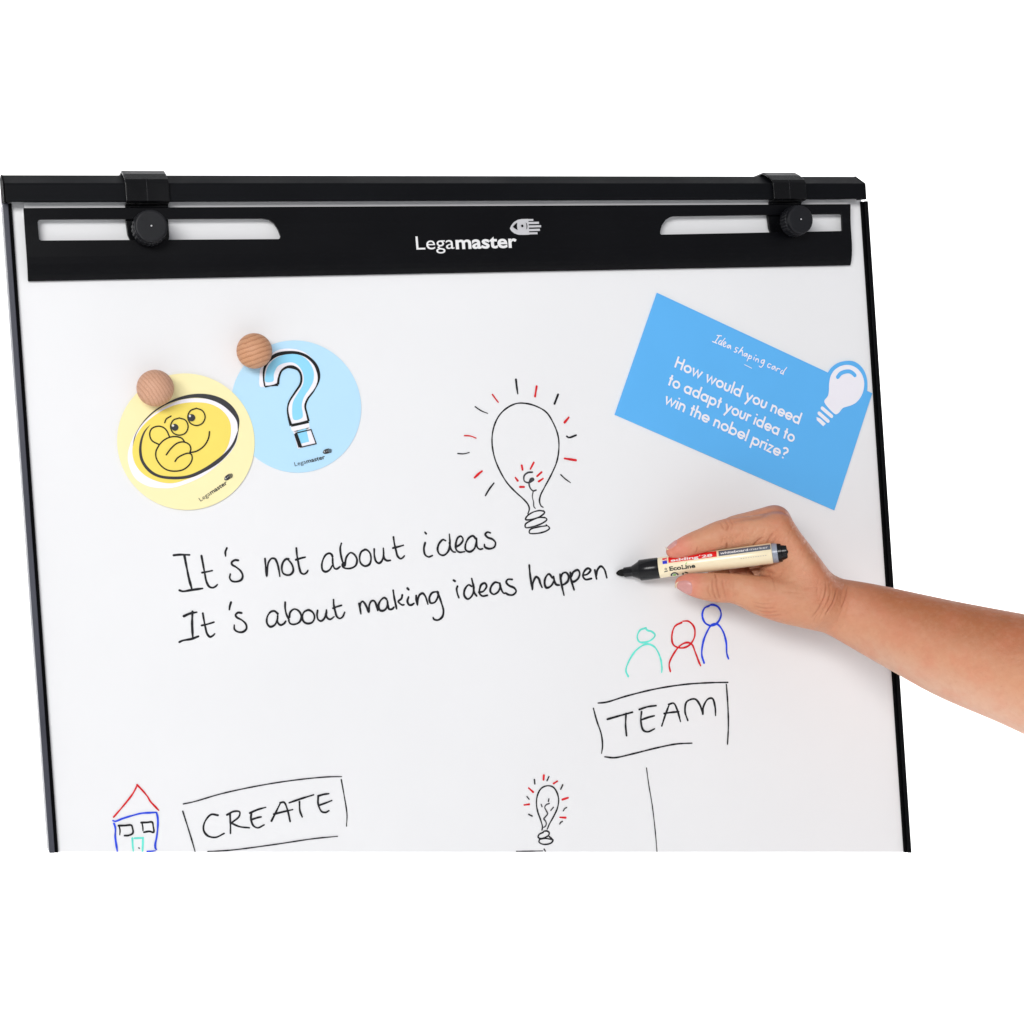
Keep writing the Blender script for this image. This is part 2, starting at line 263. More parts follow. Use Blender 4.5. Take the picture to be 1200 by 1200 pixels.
DRAW=[["handwritten_word","black handwritten word It's opening the upper line",[["k",2.4,[[-248.61,-273.06],[-243.87,-273.02],[-237.36,-273.69]]],["k",2.4,[[-241.05,-273.65],[-240.02,-282.4],[-238.79,-291.58],[-237.32,-298.72]]],["k",2.4,[[-246.33,-298.62],[-244.1,-299.55],[-237.51,-299.12],[-229.66,-298.71]]],["k",2.1,[[-228.81,-275.01],[-228.04,-281.7],[-227.28,-288.38],[-226.45,-294.25],[-224.64,-297.89],[-222.22,-298.75],[-220.09,-297.94],[-218.76,-296.8]]],["k",2.1,[[-229.26,-287.23],[-225.52,-286.87],[-221.75,-286.34]]],["k",2.1,[[-210.01,-270.81],[-211.28,-273.46],[-211.34,-276.61]]],["k",2.1,[[-202.33,-280.4],[-204.65,-280.05],[-207.08,-281.28],[-207.19,-282.93],[-204.18,-285.26],[-201.05,-288.43],[-199.87,-291.86],[-201.08,-294.69],[-204.93,-295.79],[-208.21,-294.93],[-209.48,-292.75],[-208.86,-289.88]]]]],["handwritten_word","black handwritten word not in the upper line",[["k",2.1,[[-182.55,-280.69],[-182.51,-286.15],[-182.17,-293.31],[-181.51,-288.75],[-180.03,-283.41],[-177.55,-280.91],[-175.21,-281.43],[-173.74,-284.74],[-172.83,-289.86],[-172.48,-294.52]]],["k",2.1,[[-165.03,-282.23],[-167.17,-282.31],[-169.47,-284.66],[-170.59,-288.36],[-170.01,-292.2],[-167.57,-293.91],[-164.58,-293.9],[-162.27,-291.56],[-162.42,-287.75],[-163.92,-284.68],[-165.89,-282.41]]],["k",2.1,[[-158.66,-274.7],[-158.58,-279.61],[-157.97,-285.57],[-157.42,-289.84],[-156.38,-293.3],[-154.3,-294.32],[-152.07,-293.23],[-151.1,-291.78]]],["k",2.1,[[-159.53,-283.33],[-156.04,-282.51],[-152.38,-281.95]]]]],["handwritten_word","black handwritten word about in the upper line",[["k",2.1,[[-131.66,-283.22],[-132.16,-281.65],[-133.82,-280.5],[-136.49,-281.31],[-138.89,-284.53],[-140.23,-288.67],[-139.9,-292.51],[-137.83,-293.96],[-134.71,-292.93],[-132.3,-289.72]]],["k",2.1,[[-131.68,-284.66],[-131.78,-288.49],[-130.72,-291.98],[-129.02,-292.54],[-126.46,-291.04]]],["k",2.1,[[-124.16,-273.74],[-125.28,-277.06],[-125.21,-282.19],[-124.27,-287.37],[-123.21,-290.87]]],["k",2.1,[[-122.74,-290.48],[-120.97,-284.22],[-117.69,-281.31],[-114.73,-282.99],[-113.08,-286.97],[-114.44,-291.14],[-118.53,-292.95],[-122.88,-292.43],[-124.51,-290.77],[-124.22,-289.08],[-123.02,-288.33]]],["k",2.1,[[-106.56,-279.77],[-109.32,-281.27],[-110.91,-285.0],[-110.37,-289.75],[-107.45,-292.13],[-103.84,-291.13],[-102.24,-287.39],[-102.78,-282.63],[-105.25,-280.04],[-107.01,-279.82]]],["k",2.1,[[-99.22,-279.9],[-99.41,-285.04],[-98.39,-289.41],[-96.28,-290.87],[-93.94,-289.33],[-92.27,-284.73],[-92.09,-279.84]]],["k",2.1,[[-92.27,-284.73],[-91.78,-287.78],[-89.93,-289.39],[-87.25,-289.43]]],["k",2.1,[[-83.58,-272.03],[-83.21,-276.8],[-82.28,-282.48],[-81.25,-286.88],[-79.14,-288.77],[-77.29,-288.05],[-76.04,-286.85]]],["k",2.1,[[-84.63,-280.32],[-80.27,-279.61],[-76.17,-278.8]]]]],["handwritten_word","black handwritten word ideas ending the upper line",[["k",2.1,[[-58.52,-270.27],[-57.65,-271.38]]],["k",2.1,[[-58.96,-278.19],[-60.24,-282.65],[-59.62,-287.25],[-57.04,-289.15],[-53.84,-288.35]]],["k",2.1,[[-42.53,-277.84],[-44.52,-276.91],[-47.87,-279.67],[-49.43,-284.12],[-48.05,-287.75],[-44.7,-288.8],[-41.07,-286.07],[-39.32,-280.96],[-39.16,-273.12]]],["k",2.1,[[-39.5,-279.64],[-38.87,-284.27],[-36.99,-286.77],[-35.22,-287.17]]],["k",2.1,[[-34.94,-283.26],[-31.09,-281.58],[-28.48,-278.1],[-29.94,-275.37],[-32.49,-276.23],[-34.47,-280.67],[-34.53,-285.26],[-32.2,-287.4],[-27.77,-287.35]]],["k",2.1,[[-18.33,-277.93],[-20.26,-275.81],[-23.4,-276.9],[-26.5,-281.27],[-26.97,-285.83],[-23.92,-287.77],[-19.88,-285.71],[-17.79,-279.95]]],["k",2.1,[[-17.64,-277.98],[-17.43,-284.58],[-15.48,-286.44],[-13.09,-286.23]]],["k",2.1,[[-5.93,-274.49],[-8.26,-273.79],[-10.18,-275.23],[-8.55,-277.73],[-4.49,-279.61],[-2.31,-282.42],[-3.53,-285.63],[-7.8,-286.63],[-11.19,-285.05],[-11.46,-283.06]]]]],["handwritten_word","black handwritten word It's opening the lower line",[["k",2.4,[[-244.55,-317.49],[-240.35,-316.05],[-235.13,-315.44]]],["k",2.4,[[-238.21,-314.76],[-239.09,-323.77],[-239.3,-333.66]]],["k",2.4,[[-248.96,-335.88],[-246.61,-335.03],[-240.01,-334.42],[-235.14,-333.06]]],["k",2.1,[[-230.77,-316.66],[-230.24,-322.09],[-229.61,-327.12],[-228.7,-331.76],[-226.8,-334.18],[-224.69,-333.55],[-223.19,-332.28]]],["k",2.1,[[-232.21,-325.39],[-227.79,-324.8],[-223.17,-323.82]]],["k",2.1,[[-209.74,-310.46],[-210.75,-313.04],[-211.36,-315.73]]],["k",2.1,[[-202.64,-318.93],[-205.29,-318.52],[-207.07,-320.03],[-206.36,-321.76],[-202.76,-324.18],[-200.05,-327.35],[-199.87,-330.71],[-202.53,-332.8],[-206.28,-332.45],[-208.64,-330.31],[-208.59,-327.23]]]]],["handwritten_word","black handwritten word about in the lower line",[["k",2.1,[[-175.97,-321.82],[-178.37,-319.67],[-181.38,-320.24],[-184.01,-323.78],[-184.34,-328.37],[-182.15,-330.92],[-178.66,-329.73],[-176.5,-325.72],[-176.01,-322.4]]],["k",2.1,[[-176.18,-323.65],[-176.43,-328.25],[-174.45,-330.37],[-171.83,-329.52],[-170.44,-327.96]]],["k",2.1,[[-169.86,-313.94],[-170.17,-318.29],[-169.62,-322.56],[-167.83,-327.35]]],["k",2.1,[[-167.51,-325.27],[-166.56,-321.57],[-163.42,-319.57],[-160.11,-321.3],[-158.44,-325.67],[-160.26,-329.48],[-164.22,-330.8],[-167.16,-329.94],[-168.28,-327.73]]],["k",2.1,[[-153.64,-321.19],[-156.32,-322.48],[-157.87,-326.14],[-156.83,-329.62],[-153.93,-331.16],[-150.42,-330.38],[-148.62,-326.98],[-149.49,-323.51],[-152.36,-321.31],[-154.52,-321.37]]],["k",2.1,[[-145.93,-322.13],[-146.6,-325.47],[-145.99,-328.91],[-144.08,-330.19],[-141.65,-328.88],[-139.65,-325.24],[-139.18,-322.31]]],["k",2.1,[[-139.91,-325.22],[-139.0,-328.27],[-136.91,-329.57],[-133.74,-327.9]]],["k",2.1,[[-133.26,-315.17],[-133.36,-319.0],[-132.6,-324.17],[-131.58,-328.09],[-129.5,-329.56],[-127.23,-328.49],[-125.42,-325.24]]],["k",2.1,[[-134.15,-321.48],[-130.59,-320.52],[-127.49,-319.94]]]]],["handwritten_word","black handwritten word making in the lower line",[["k",2.2,[[-113.87,-319.85],[-113.5,-323.3],[-113.11,-327.62]]],["k",2.2,[[-113.62,-322.44],[-112.51,-319.28],[-111.12,-318.38],[-109.49,-320.23],[-107.97,-323.79],[-107.02,-326.45],[-106.03,-321.39],[-104.34,-318.8],[-102.29,-318.72],[-100.74,-321.86],[-99.9,-326.23]]],["k",2.2,[[-92.47,-318.28],[-94.17,-317.1],[-96.96,-318.75],[-99.01,-322.44],[-98.37,-325.93],[-96.21,-326.81],[-93.44,-325.51],[-91.83,-321.78],[-92.09,-319.17]]],["k",2.2,[[-91.86,-319.62],[-91.63,-322.66],[-90.8,-326.0],[-88.58,-326.2],[-86.97,-324.96]]],["k",2.2,[[-86.67,-312.14],[-86.19,-317.96],[-85.41,-323.2],[-85.01,-326.26]]],["k",2.2,[[-79.8,-316.35],[-80.61,-318.87],[-83.28,-320.97],[-82.05,-322.63],[-80.34,-323.82],[-78.99,-323.76]]],["k",2.2,[[-74.99,-318.23],[-76.12,-321.42],[-74.97,-324.12],[-73.19,-324.45],[-71.04,-323.42]]],["k",2.2,[[-75.4,-311.54],[-74.58,-312.56]]],["k",2.2,[[-68.91,-317.72],[-69.07,-321.17],[-68.42,-324.69],[-67.75,-320.42],[-65.88,-317.11],[-63.56,-316.44],[-61.74,-318.77],[-60.1,-324.99]]],["k",2.2,[[-51.12,-316.63],[-53.55,-316.16],[-56.33,-316.84],[-58.65,-320.55],[-57.95,-324.13],[-54.81,-324.15],[-52.27,-321.1],[-51.17,-317.28]]],["k",2.2,[[-51.92,-316.3],[-50.45,-320.61],[-49.37,-324.62],[-48.08,-331.27],[-49.5,-335.72],[-53.07,-337.74],[-56.15,-336.81],[-56.73,-335.45]]]]],["handwritten_word","black handwritten word ideas in the lower line",[["k",2.2,[[-35.49,-313.37],[-36.31,-315.27],[-35.91,-319.24],[-35.03,-322.2]]],["k",2.2,[[-38.3,-308.55],[-37.26,-309.29]]],["k",2.2,[[-24.2,-314.32],[-26.47,-313.08],[-29.91,-316.47],[-30.51,-321.01],[-27.95,-323.86],[-24.31,-321.54],[-22.55,-316.43],[-23.63,-308.45]]],["k",2.2,[[-22.5,-315.78],[-22.1,-319.76],[-20.6,-322.13]]],["k",2.2,[[-18.59,-319.4],[-15.08,-319.04],[-12.01,-315.34],[-13.23,-312.86],[-16.08,-313.68],[-17.71,-316.84],[-18.22,-320.09],[-16.03,-322.52],[-11.83,-322.35]]],["k",2.2,[[-2.07,-313.53],[-4.83,-312.9],[-8.12,-315.67],[-9.24,-319.53],[-6.9,-321.98],[-3.3,-320.7],[-0.91,-316.93],[-1.0,-314.28]]],["k",2.2,[[-1.12,-314.0],[-0.31,-318.31],[1.55,-321.78],[3.65,-321.95]]],["k",2.2,[[9.34,-311.82],[5.83,-311.53],[4.28,-313.39],[6.19,-316.2],[10.54,-318.56],[11.89,-321.33],[9.17,-323.75],[5.65,-323.45],[3.23,-321.92]]]]],["handwritten_word","black handwritten word happen ending the lower line",[["k",2.3,[[24.26,-301.99],[24.4,-309.73],[25.41,-321.14]]],["k",2.3,[[25.46,-320.48],[26.37,-315.89],[29.27,-311.46],[31.3,-312.96],[32.43,-317.06],[33.64,-320.1]]],["k",2.3,[[42.76,-313.24],[40.12,-310.08],[37.05,-312.77],[35.99,-317.36],[37.19,-320.54],[40.84,-319.77],[44.05,-315.35],[43.84,-312.39]]],["k",2.3,[[43.84,-312.39],[44.28,-316.04],[45.66,-318.84],[48.07,-319.44]]],["k",2.3,[[49.41,-311.1],[50.02,-318.53],[51.51,-327.65]]],["k",2.3,[[49.45,-314.46],[51.62,-310.61],[54.54,-310.17],[56.51,-313.02],[55.49,-316.97],[51.69,-319.34],[49.97,-319.19]]],["k",2.3,[[58.15,-310.46],[58.23,-315.18],[60.33,-324.1]]],["k",2.3,[[58.33,-313.84],[61.08,-310.03],[64.8,-308.98],[66.05,-311.78],[64.3,-315.68],[60.51,-317.79],[58.66,-317.23]]],["k",2.3,[[68.85,-313.35],[72.53,-312.98],[75.69,-309.86],[73.61,-308.34],[70.55,-310.12],[68.8,-314.02],[70.78,-316.88],[75.92,-316.63]]],["k",2.3,[[79.33,-310.15],[79.57,-312.88],[80.27,-317.26]]],["k",2.3,[[79.95,-315.61],[81.52,-310.33],[84.67,-307.6],[87.42,-310.13],[89.12,-317.04]]]]],["light_bulb_drawing","large bulb drawn in black with red and black rays",[["k",1.6,[[26.12,-262.11],[27.66,-258.14],[26.67,-254.57],[23.26,-250.27],[17.46,-244.66],[10.62,-236.68],[5.2,-226.5],[1.68,-215.87],[0.69,-204.25],[2.68,-193.95],[7.65,-184.93],[14.88,-178.9],[23.16,-175.79],[31.22,-176.16],[39.77,-178.89],[47.56,-183.93],[52.6,-192.38],[55.89,-202.52],[55.95,-211.91],[53.53,-222.33],[48.4,-232.0],[42.03,-241.56],[37.76,-248.3],[36.55,-252.9],[37.54,-256.47],[39.2,-257.75]]],["k",1.5,[[39.96,-261.08],[36.26,-260.12],[29.93,-261.21],[24.97,-264.13],[23.94,-266.27],[29.54,-266.43],[36.56,-264.58],[40.15,-261.91],[39.01,-260.31]]],["k",1.5,[[40.22,-266.01],[35.87,-265.47],[28.21,-267.5],[23.41,-270.08],[23.49,-272.41],[30.37,-272.09],[38.04,-269.95],[41.62,-267.51],[40.0,-265.52]]],["k",1.5,[[41.0,-272.38],[34.07,-272.82],[27.08,-274.42],[26.27,-276.93],[32.46,-277.73],[40.07,-276.52],[43.37,-274.42],[40.7,-271.42]]],["g",1.7,[[32.25,-229.86],[28.49,-229.98],[25.2,-232.35],[25.15,-236.42],[28.54,-237.79],[31.76,-236.48],[32.5,-234.89],[30.62,-235.01],[28.87,-238.4],[29.48,-241.93],[31.79,-244.41],[34.33,-243.99]]],["g",1.2,[[31.75,-244.99],[30.83,-249.02],[31.52,-253.15],[31.51,-256.65],[32.65,-258.24]]],["g",3.2,[[30.9,-236.19],[32.2,-235.57]]],["k",2.1,[[23.91,-157.22],[24.14,-162.46],[24.58,-168.3]]],["k",2.1,[[58.28,-170.36],[54.71,-177.47]]],["k",2.1,[[63.16,-203.49],[64.99,-204.52],[71.22,-202.97]]],["k",1.3,[[55.88,-233.27],[59.42,-236.78],[63.63,-239.98]]],["k",1.3,[[-11.11,-176.76],[-6.12,-180.23],[-1.37,-182.3]]],["k",1.3,[[-27.89,-211.9],[-23.08,-212.4],[-18.54,-211.62]]],["k",1.7,[[-0.19,-236.35],[-4.46,-240.94],[-7.86,-245.57]]],["r",1.5,[[3.61,-167.96],[5.6,-170.94],[7.95,-174.17]]],["r",1.5,[[-21.46,-198.47],[-16.64,-199.06],[-12.27,-200.91]]],["r",2.3,[[40.68,-163.16],[38.73,-170.9]]],["r",2.3,[[65.92,-188.69],[62.08,-192.5]]],["r",2.3,[[59.98,-220.71],[69.37,-222.66]]],["r",2.3,[[-9.27,-226.56],[-12.09,-228.35],[-15.72,-231.24]]],["r",2.1,[[23.7,-224.11],[24.07,-227.39]]],["r",2.1,[[34.05,-222.38],[30.81,-227.32]]],["r",2.1,[[39.97,-230.32],[36.0,-233.24]]],["r",2.1,[[40.85,-235.4],[37.07,-237.39]]],["r",2.1,[[17.93,-233.3],[19.61,-235.73]]],["r",2.1,[[21.23,-240.71],[24.44,-240.92]]]]],["stick_figure_drawing","teal half figure left of the red one",[["c",1.9,[[120.0,-359.81],[114.7,-361.14],[111.94,-365.98],[113.23,-370.11],[118.55,-371.16],[124.69,-369.38],[127.54,-366.18],[124.57,-362.98],[121.44,-361.95],[119.2,-359.74]]],["c",1.9,[[101.68,-396.78],[100.05,-392.08],[102.95,-385.11],[110.14,-376.73],[119.43,-372.71],[126.24,-375.55],[130.61,-384.2],[131.6,-392.54],[131.08,-396.69]]]]],["stick_figure_drawing","red half figure between the teal and blue ones",[["r",1.9,[[151.8,-358.34],[145.51,-360.89],[142.34,-367.93],[143.0,-375.34],[149.24,-378.69],[156.46,-377.55],[162.02,-371.63],[162.64,-363.39],[157.94,-357.99],[152.89,-357.34]]],["r",1.9,[[138.77,-396.56],[138.22,-390.45],[142.85,-382.66],[149.41,-376.5],[155.64,-374.89],[159.57,-376.93],[162.13,-383.63],[164.63,-391.25],[166.01,-394.71]]]]],["stick_figure_drawing","blue half figure, tallest of the three",[["b",2.1,[[177.22,-347.16],[172.99,-348.64],[170.53,-353.96],[172.7,-360.63],[178.67,-363.39],[184.45,-360.77],[187.61,-354.57],[185.35,-348.8],[180.36,-346.51],[177.87,-346.66]]],["b",2.1,[[169.24,-392.64],[167.69,-386.02],[169.95,-375.15],[174.25,-367.24],[178.08,-362.97],[183.28,-362.52],[188.0,-368.52],[190.39,-378.03],[190.31,-387.31],[191.44,-391.51]]]]],["handwritten_word","framed handwritten word TEAM",[["k",2.1,[[81.13,-428.63],[91.49,-427.07],[103.1,-425.45]]],["k",2.1,[[97.51,-425.92],[96.42,-435.24],[96.6,-443.42]]],["k",2.1,[[109.19,-423.94],[116.69,-422.57],[124.11,-422.47]]],["k",2.1,[[111.03,-425.96],[109.9,-433.12],[111.33,-440.57],[115.19,-442.46],[121.33,-440.79]]],["k",2.1,[[110.96,-432.33],[116.64,-431.14],[122.11,-430.47]]],["k",2.1,[[128.09,-439.18],[132.2,-430.12],[136.22,-422.32]]],["k",2.1,[[135.38,-422.78],[139.86,-422.35],[142.51,-427.59],[144.8,-437.58]]],["k",2.1,[[130.82,-429.61],[137.3,-429.4],[143.78,-429.57]]],["k",2.1,[[151.32,-437.39],[149.42,-430.19],[150.98,-423.0],[154.18,-421.14],[159.29,-421.13],[163.01,-426.15],[165.1,-433.76]]],["k",2.1,[[165.1,-433.76],[165.93,-428.31],[170.49,-422.34],[174.62,-422.23],[176.55,-429.47],[176.44,-436.31]]]]],["drawn_frame","hand drawn box round the word TEAM",[["k",1.7,[[74.3,-415.06],[81.55,-415.13],[98.54,-412.25],[124.71,-409.2],[151.08,-408.29],[171.49,-409.13],[189.57,-410.64]]],["k",1.7,[[69.92,-418.73],[72.09,-428.88],[75.17,-440.06],[75.48,-449.11],[74.26,-454.92]]],["k",1.7,[[76.78,-457.93],[85.11,-459.65],[101.03,-458.47],[121.17,-456.3],[139.41,-455.14],[153.59,-456.06]]],["k",1.7,[[188.01,-412.15],[188.12,-427.02],[187.34,-445.51],[185.35,-460.7]]]]],["drawn_line","thin black line running down below TEAM",[["k",1.1,[[112.04,-471.08],[113.03,-484.51],[114.78,-501.15],[115.87,-521.37],[116.18,-538.58]]]]],["drawn_frame","hand drawn box round the word CREATE",[["k",1.4,[[-254.42,-452.46],[-246.67,-451.81],[-226.63,-448.58],[-196.29,-446.07],[-169.01,-445.44],[-146.61,-446.18],[-136.58,-447.25]]],["k",1.4,[[-255.27,-457.62],[-252.76,-468.35],[-250.26,-479.41],[-248.56,-487.74]]],["k",1.4,[[-239.43,-489.01],[-222.94,-490.31],[-189.31,-490.62],[-161.9,-490.34],[-142.88,-491.06]]],["k",1.4,[[-136.91,-449.43],[-135.54,-461.88],[-134.43,-475.66],[-135.43,-484.57]]]]],["handwritten_word","framed handwritten word CREATE",[["k",2.0,[[-230.2,-463.89],[-235.09,-462.75],[-240.05,-467.56],[-241.28,-473.19],[-238.63,-477.69],[-232.98,-479.62],[-226.7,-477.65]]],["k",2.0,[[-221.41,-464.22],[-221.67,-472.51],[-222.08,-478.28]]],["k",2.0,[[-223.6,-464.43],[-218.46,-462.61],[-214.35,-463.48],[-214.92,-466.74],[-220.7,-470.64]]],["k",2.0,[[-220.73,-470.97],[-215.11,-474.22],[-208.03,-476.01]]],["k",2.0,[[-206.93,-465.29],[-200.92,-463.57],[-194.94,-462.67]]],["k",2.0,[[-205.77,-465.44],[-206.39,-469.54],[-205.08,-474.73],[-201.86,-476.84],[-197.03,-475.31]]],["k",2.0,[[-206.45,-470.37],[-201.33,-469.37],[-198.79,-469.21]]],["k",2.0,[[-191.46,-473.2],[-187.62,-466.99],[-183.78,-460.76]]],["k",2.0,[[-184.11,-460.72],[-181.22,-460.75],[-179.07,-466.42],[-177.66,-475.37]]],["k",2.0,[[-189.42,-468.43],[-182.56,-467.65],[-175.17,-466.93]]],["k",2.0,[[-177.35,-461.59],[-168.31,-459.72],[-158.72,-458.07]]],["k",2.0,[[-169.66,-461.74],[-169.8,-468.48],[-168.42,-473.22]]],["k",2.0,[[-155.36,-459.34],[-150.98,-458.71],[-147.16,-458.69]]],["k",2.0,[[-155.42,-460.18],[-155.78,-465.22],[-153.61,-471.1],[-150.57,-472.18],[-148.07,-471.32]]],["k",2.0,[[-154.64,-466.22],[-149.71,-465.16],[-145.29,-464.03]]]]],["house_drawing","little house with red roof and blue walls",[["r",1.8,[[-303.98,-455.39],[-300.06,-451.63],[-295.56,-447.14],[-289.88,-440.92],[-287.23,-436.97],[-286.01,-434.55]]],["r",1.8,[[-286.12,-434.64],[-282.4,-439.45],[-279.3,-444.14],[-277.69,-447.58],[-274.78,-451.45],[-272.25,-454.74]]],["b",1.9,[[-304.67,-457.86],[-303.15,-458.54],[-297.84,-457.27],[-290.94,-456.04],[-284.57,-455.27],[-278.26,-455.67],[-274.04,-455.96]]],["b",1.9,[[-273.94,-456.13],[-273.35,-459.71],[-273.69,-466.12],[-275.01,-473.48],[-276.47,-479.19],[-276.37,-481.63],[-275.8,-482.51]]],["b",1.9,[[-304.14,-459.9],[-303.38,-463.2],[-303.92,-469.53],[-303.56,-475.45],[-303.24,-479.87]]],["b",1.9,[[-282.29,-483.01],[-279.67,-483.27],[-276.75,-483.24]]],["k",2.0,[[-301.04,-461.92],[-296.63,-462.4],[-292.2,-462.83],[-291.55,-464.79],[-291.55,-468.54],[-294.52,-469.75],[-297.39,-469.52]]],["k",2.0,[[-285.03,-461.92],[-280.84,-462.37],[-277.42,-462.66],[-276.84,-465.7],[-276.88,-469.99],[-279.72,-468.96],[-283.69,-469.07]]],["k",1.5,[[-300.7,-462.23],[-300.23,-465.23],[-300.63,-468.65]]],["k",1.5,[[-284.53,-462.25],[-284.21,-465.24],[-284.24,-467.92]]],["k",1.5,[[-288.12,-479.57],[-287.63,-480.07]]],["c",1.9,[[-292.07,-472.22],[-292.15,-477.03],[-292.04,-481.44]]],["c",1.9,[[-290.51,-472.43],[-284.49,-472.99]]],["c",1.9,[[-284.58,-472.71],[-285.11,-478.0],[-285.63,-482.33]]]]],["light_bulb_drawing","small bulb with short red and black rays at the bottom edge",[["k",1.6,[[19.71,-508.29],[20.23,-506.02],[19.21,-500.55],[17.22,-493.61],[16.65,-486.87],[18.2,-480.4],[21.75,-475.85],[26.49,-474.64],[31.05,-476.02],[33.99,-480.07],[35.31,-486.6],[33.74,-493.1],[30.45,-498.69],[26.45,-504.18],[24.15,-508.22]]],["k",1.6,[[20.63,-510.28],[16.96,-511.59],[16.11,-513.47],[17.8,-514.7],[21.39,-514.53],[24.7,-513.31],[25.56,-511.42],[23.89,-509.72],[21.05,-509.47]]],["k",1.6,[[17.19,-515.29],[16.55,-517.2],[18.9,-519.19],[23.13,-519.98],[26.77,-519.27],[28.2,-517.46],[24.86,-516.0],[21.34,-515.19],[17.04,-515.4]]],["k",1.6,[[25.35,-514.26],[27.36,-516.21]]],["g",1.5,[[27.25,-488.58],[24.69,-489.25],[23.27,-491.07],[24.35,-493.88],[25.24,-496.34],[23.3,-498.42],[21.9,-499.9],[23.05,-501.72],[23.61,-503.8],[22.76,-505.69],[21.27,-506.5]]],["g",1.5,[[27.17,-484.89],[26.66,-486.83]]],["g",1.5,[[20.47,-488.36],[21.04,-490.31]]],["g",1.5,[[30.44,-492.0],[28.06,-494.16]]],["k",1.5,[[16.23,-468.49],[16.34,-471.83]]],["k",1.5,[[28.44,-467.66],[26.64,-470.65]]],["k",1.5,[[39.52,-475.54],[37.55,-478.71]]],["k",1.5,[[41.5,-493.57],[39.79,-494.22],[38.44,-495.86]]],["k",1.5,[[37.05,-503.92],[35.78,-504.42],[34.61,-505.74]]],["k",1.5,[[9.06,-480.77],[10.73,-483.11]]],["k",1.5,[[9.52,-494.73],[12.24,-496.42]]],["r",2.1,[[24.26,-466.14],[23.73,-469.42]]],["r",2.1,[[35.16,-472.05],[31.96,-473.45]]],["r",2.1,[[43.42,-486.17],[38.52,-487.01]]],["r",2.1,[[35.49,-500.56],[40.19,-501.45]]],["r",2.1,[[11.15,-474.51],[14.59,-478.08]]],["r",2.1,[[6.46,-487.08],[10.58,-487.08]]]]],["drawn_line","short black line cut off at the bottom edge",[["k",1.3,[[-2.62,-521.93],[9.31,-523.46],[19.21,-524.64]]],["k",1.3,[[20.37,-523.4],[21.32,-525.13]]]]]]
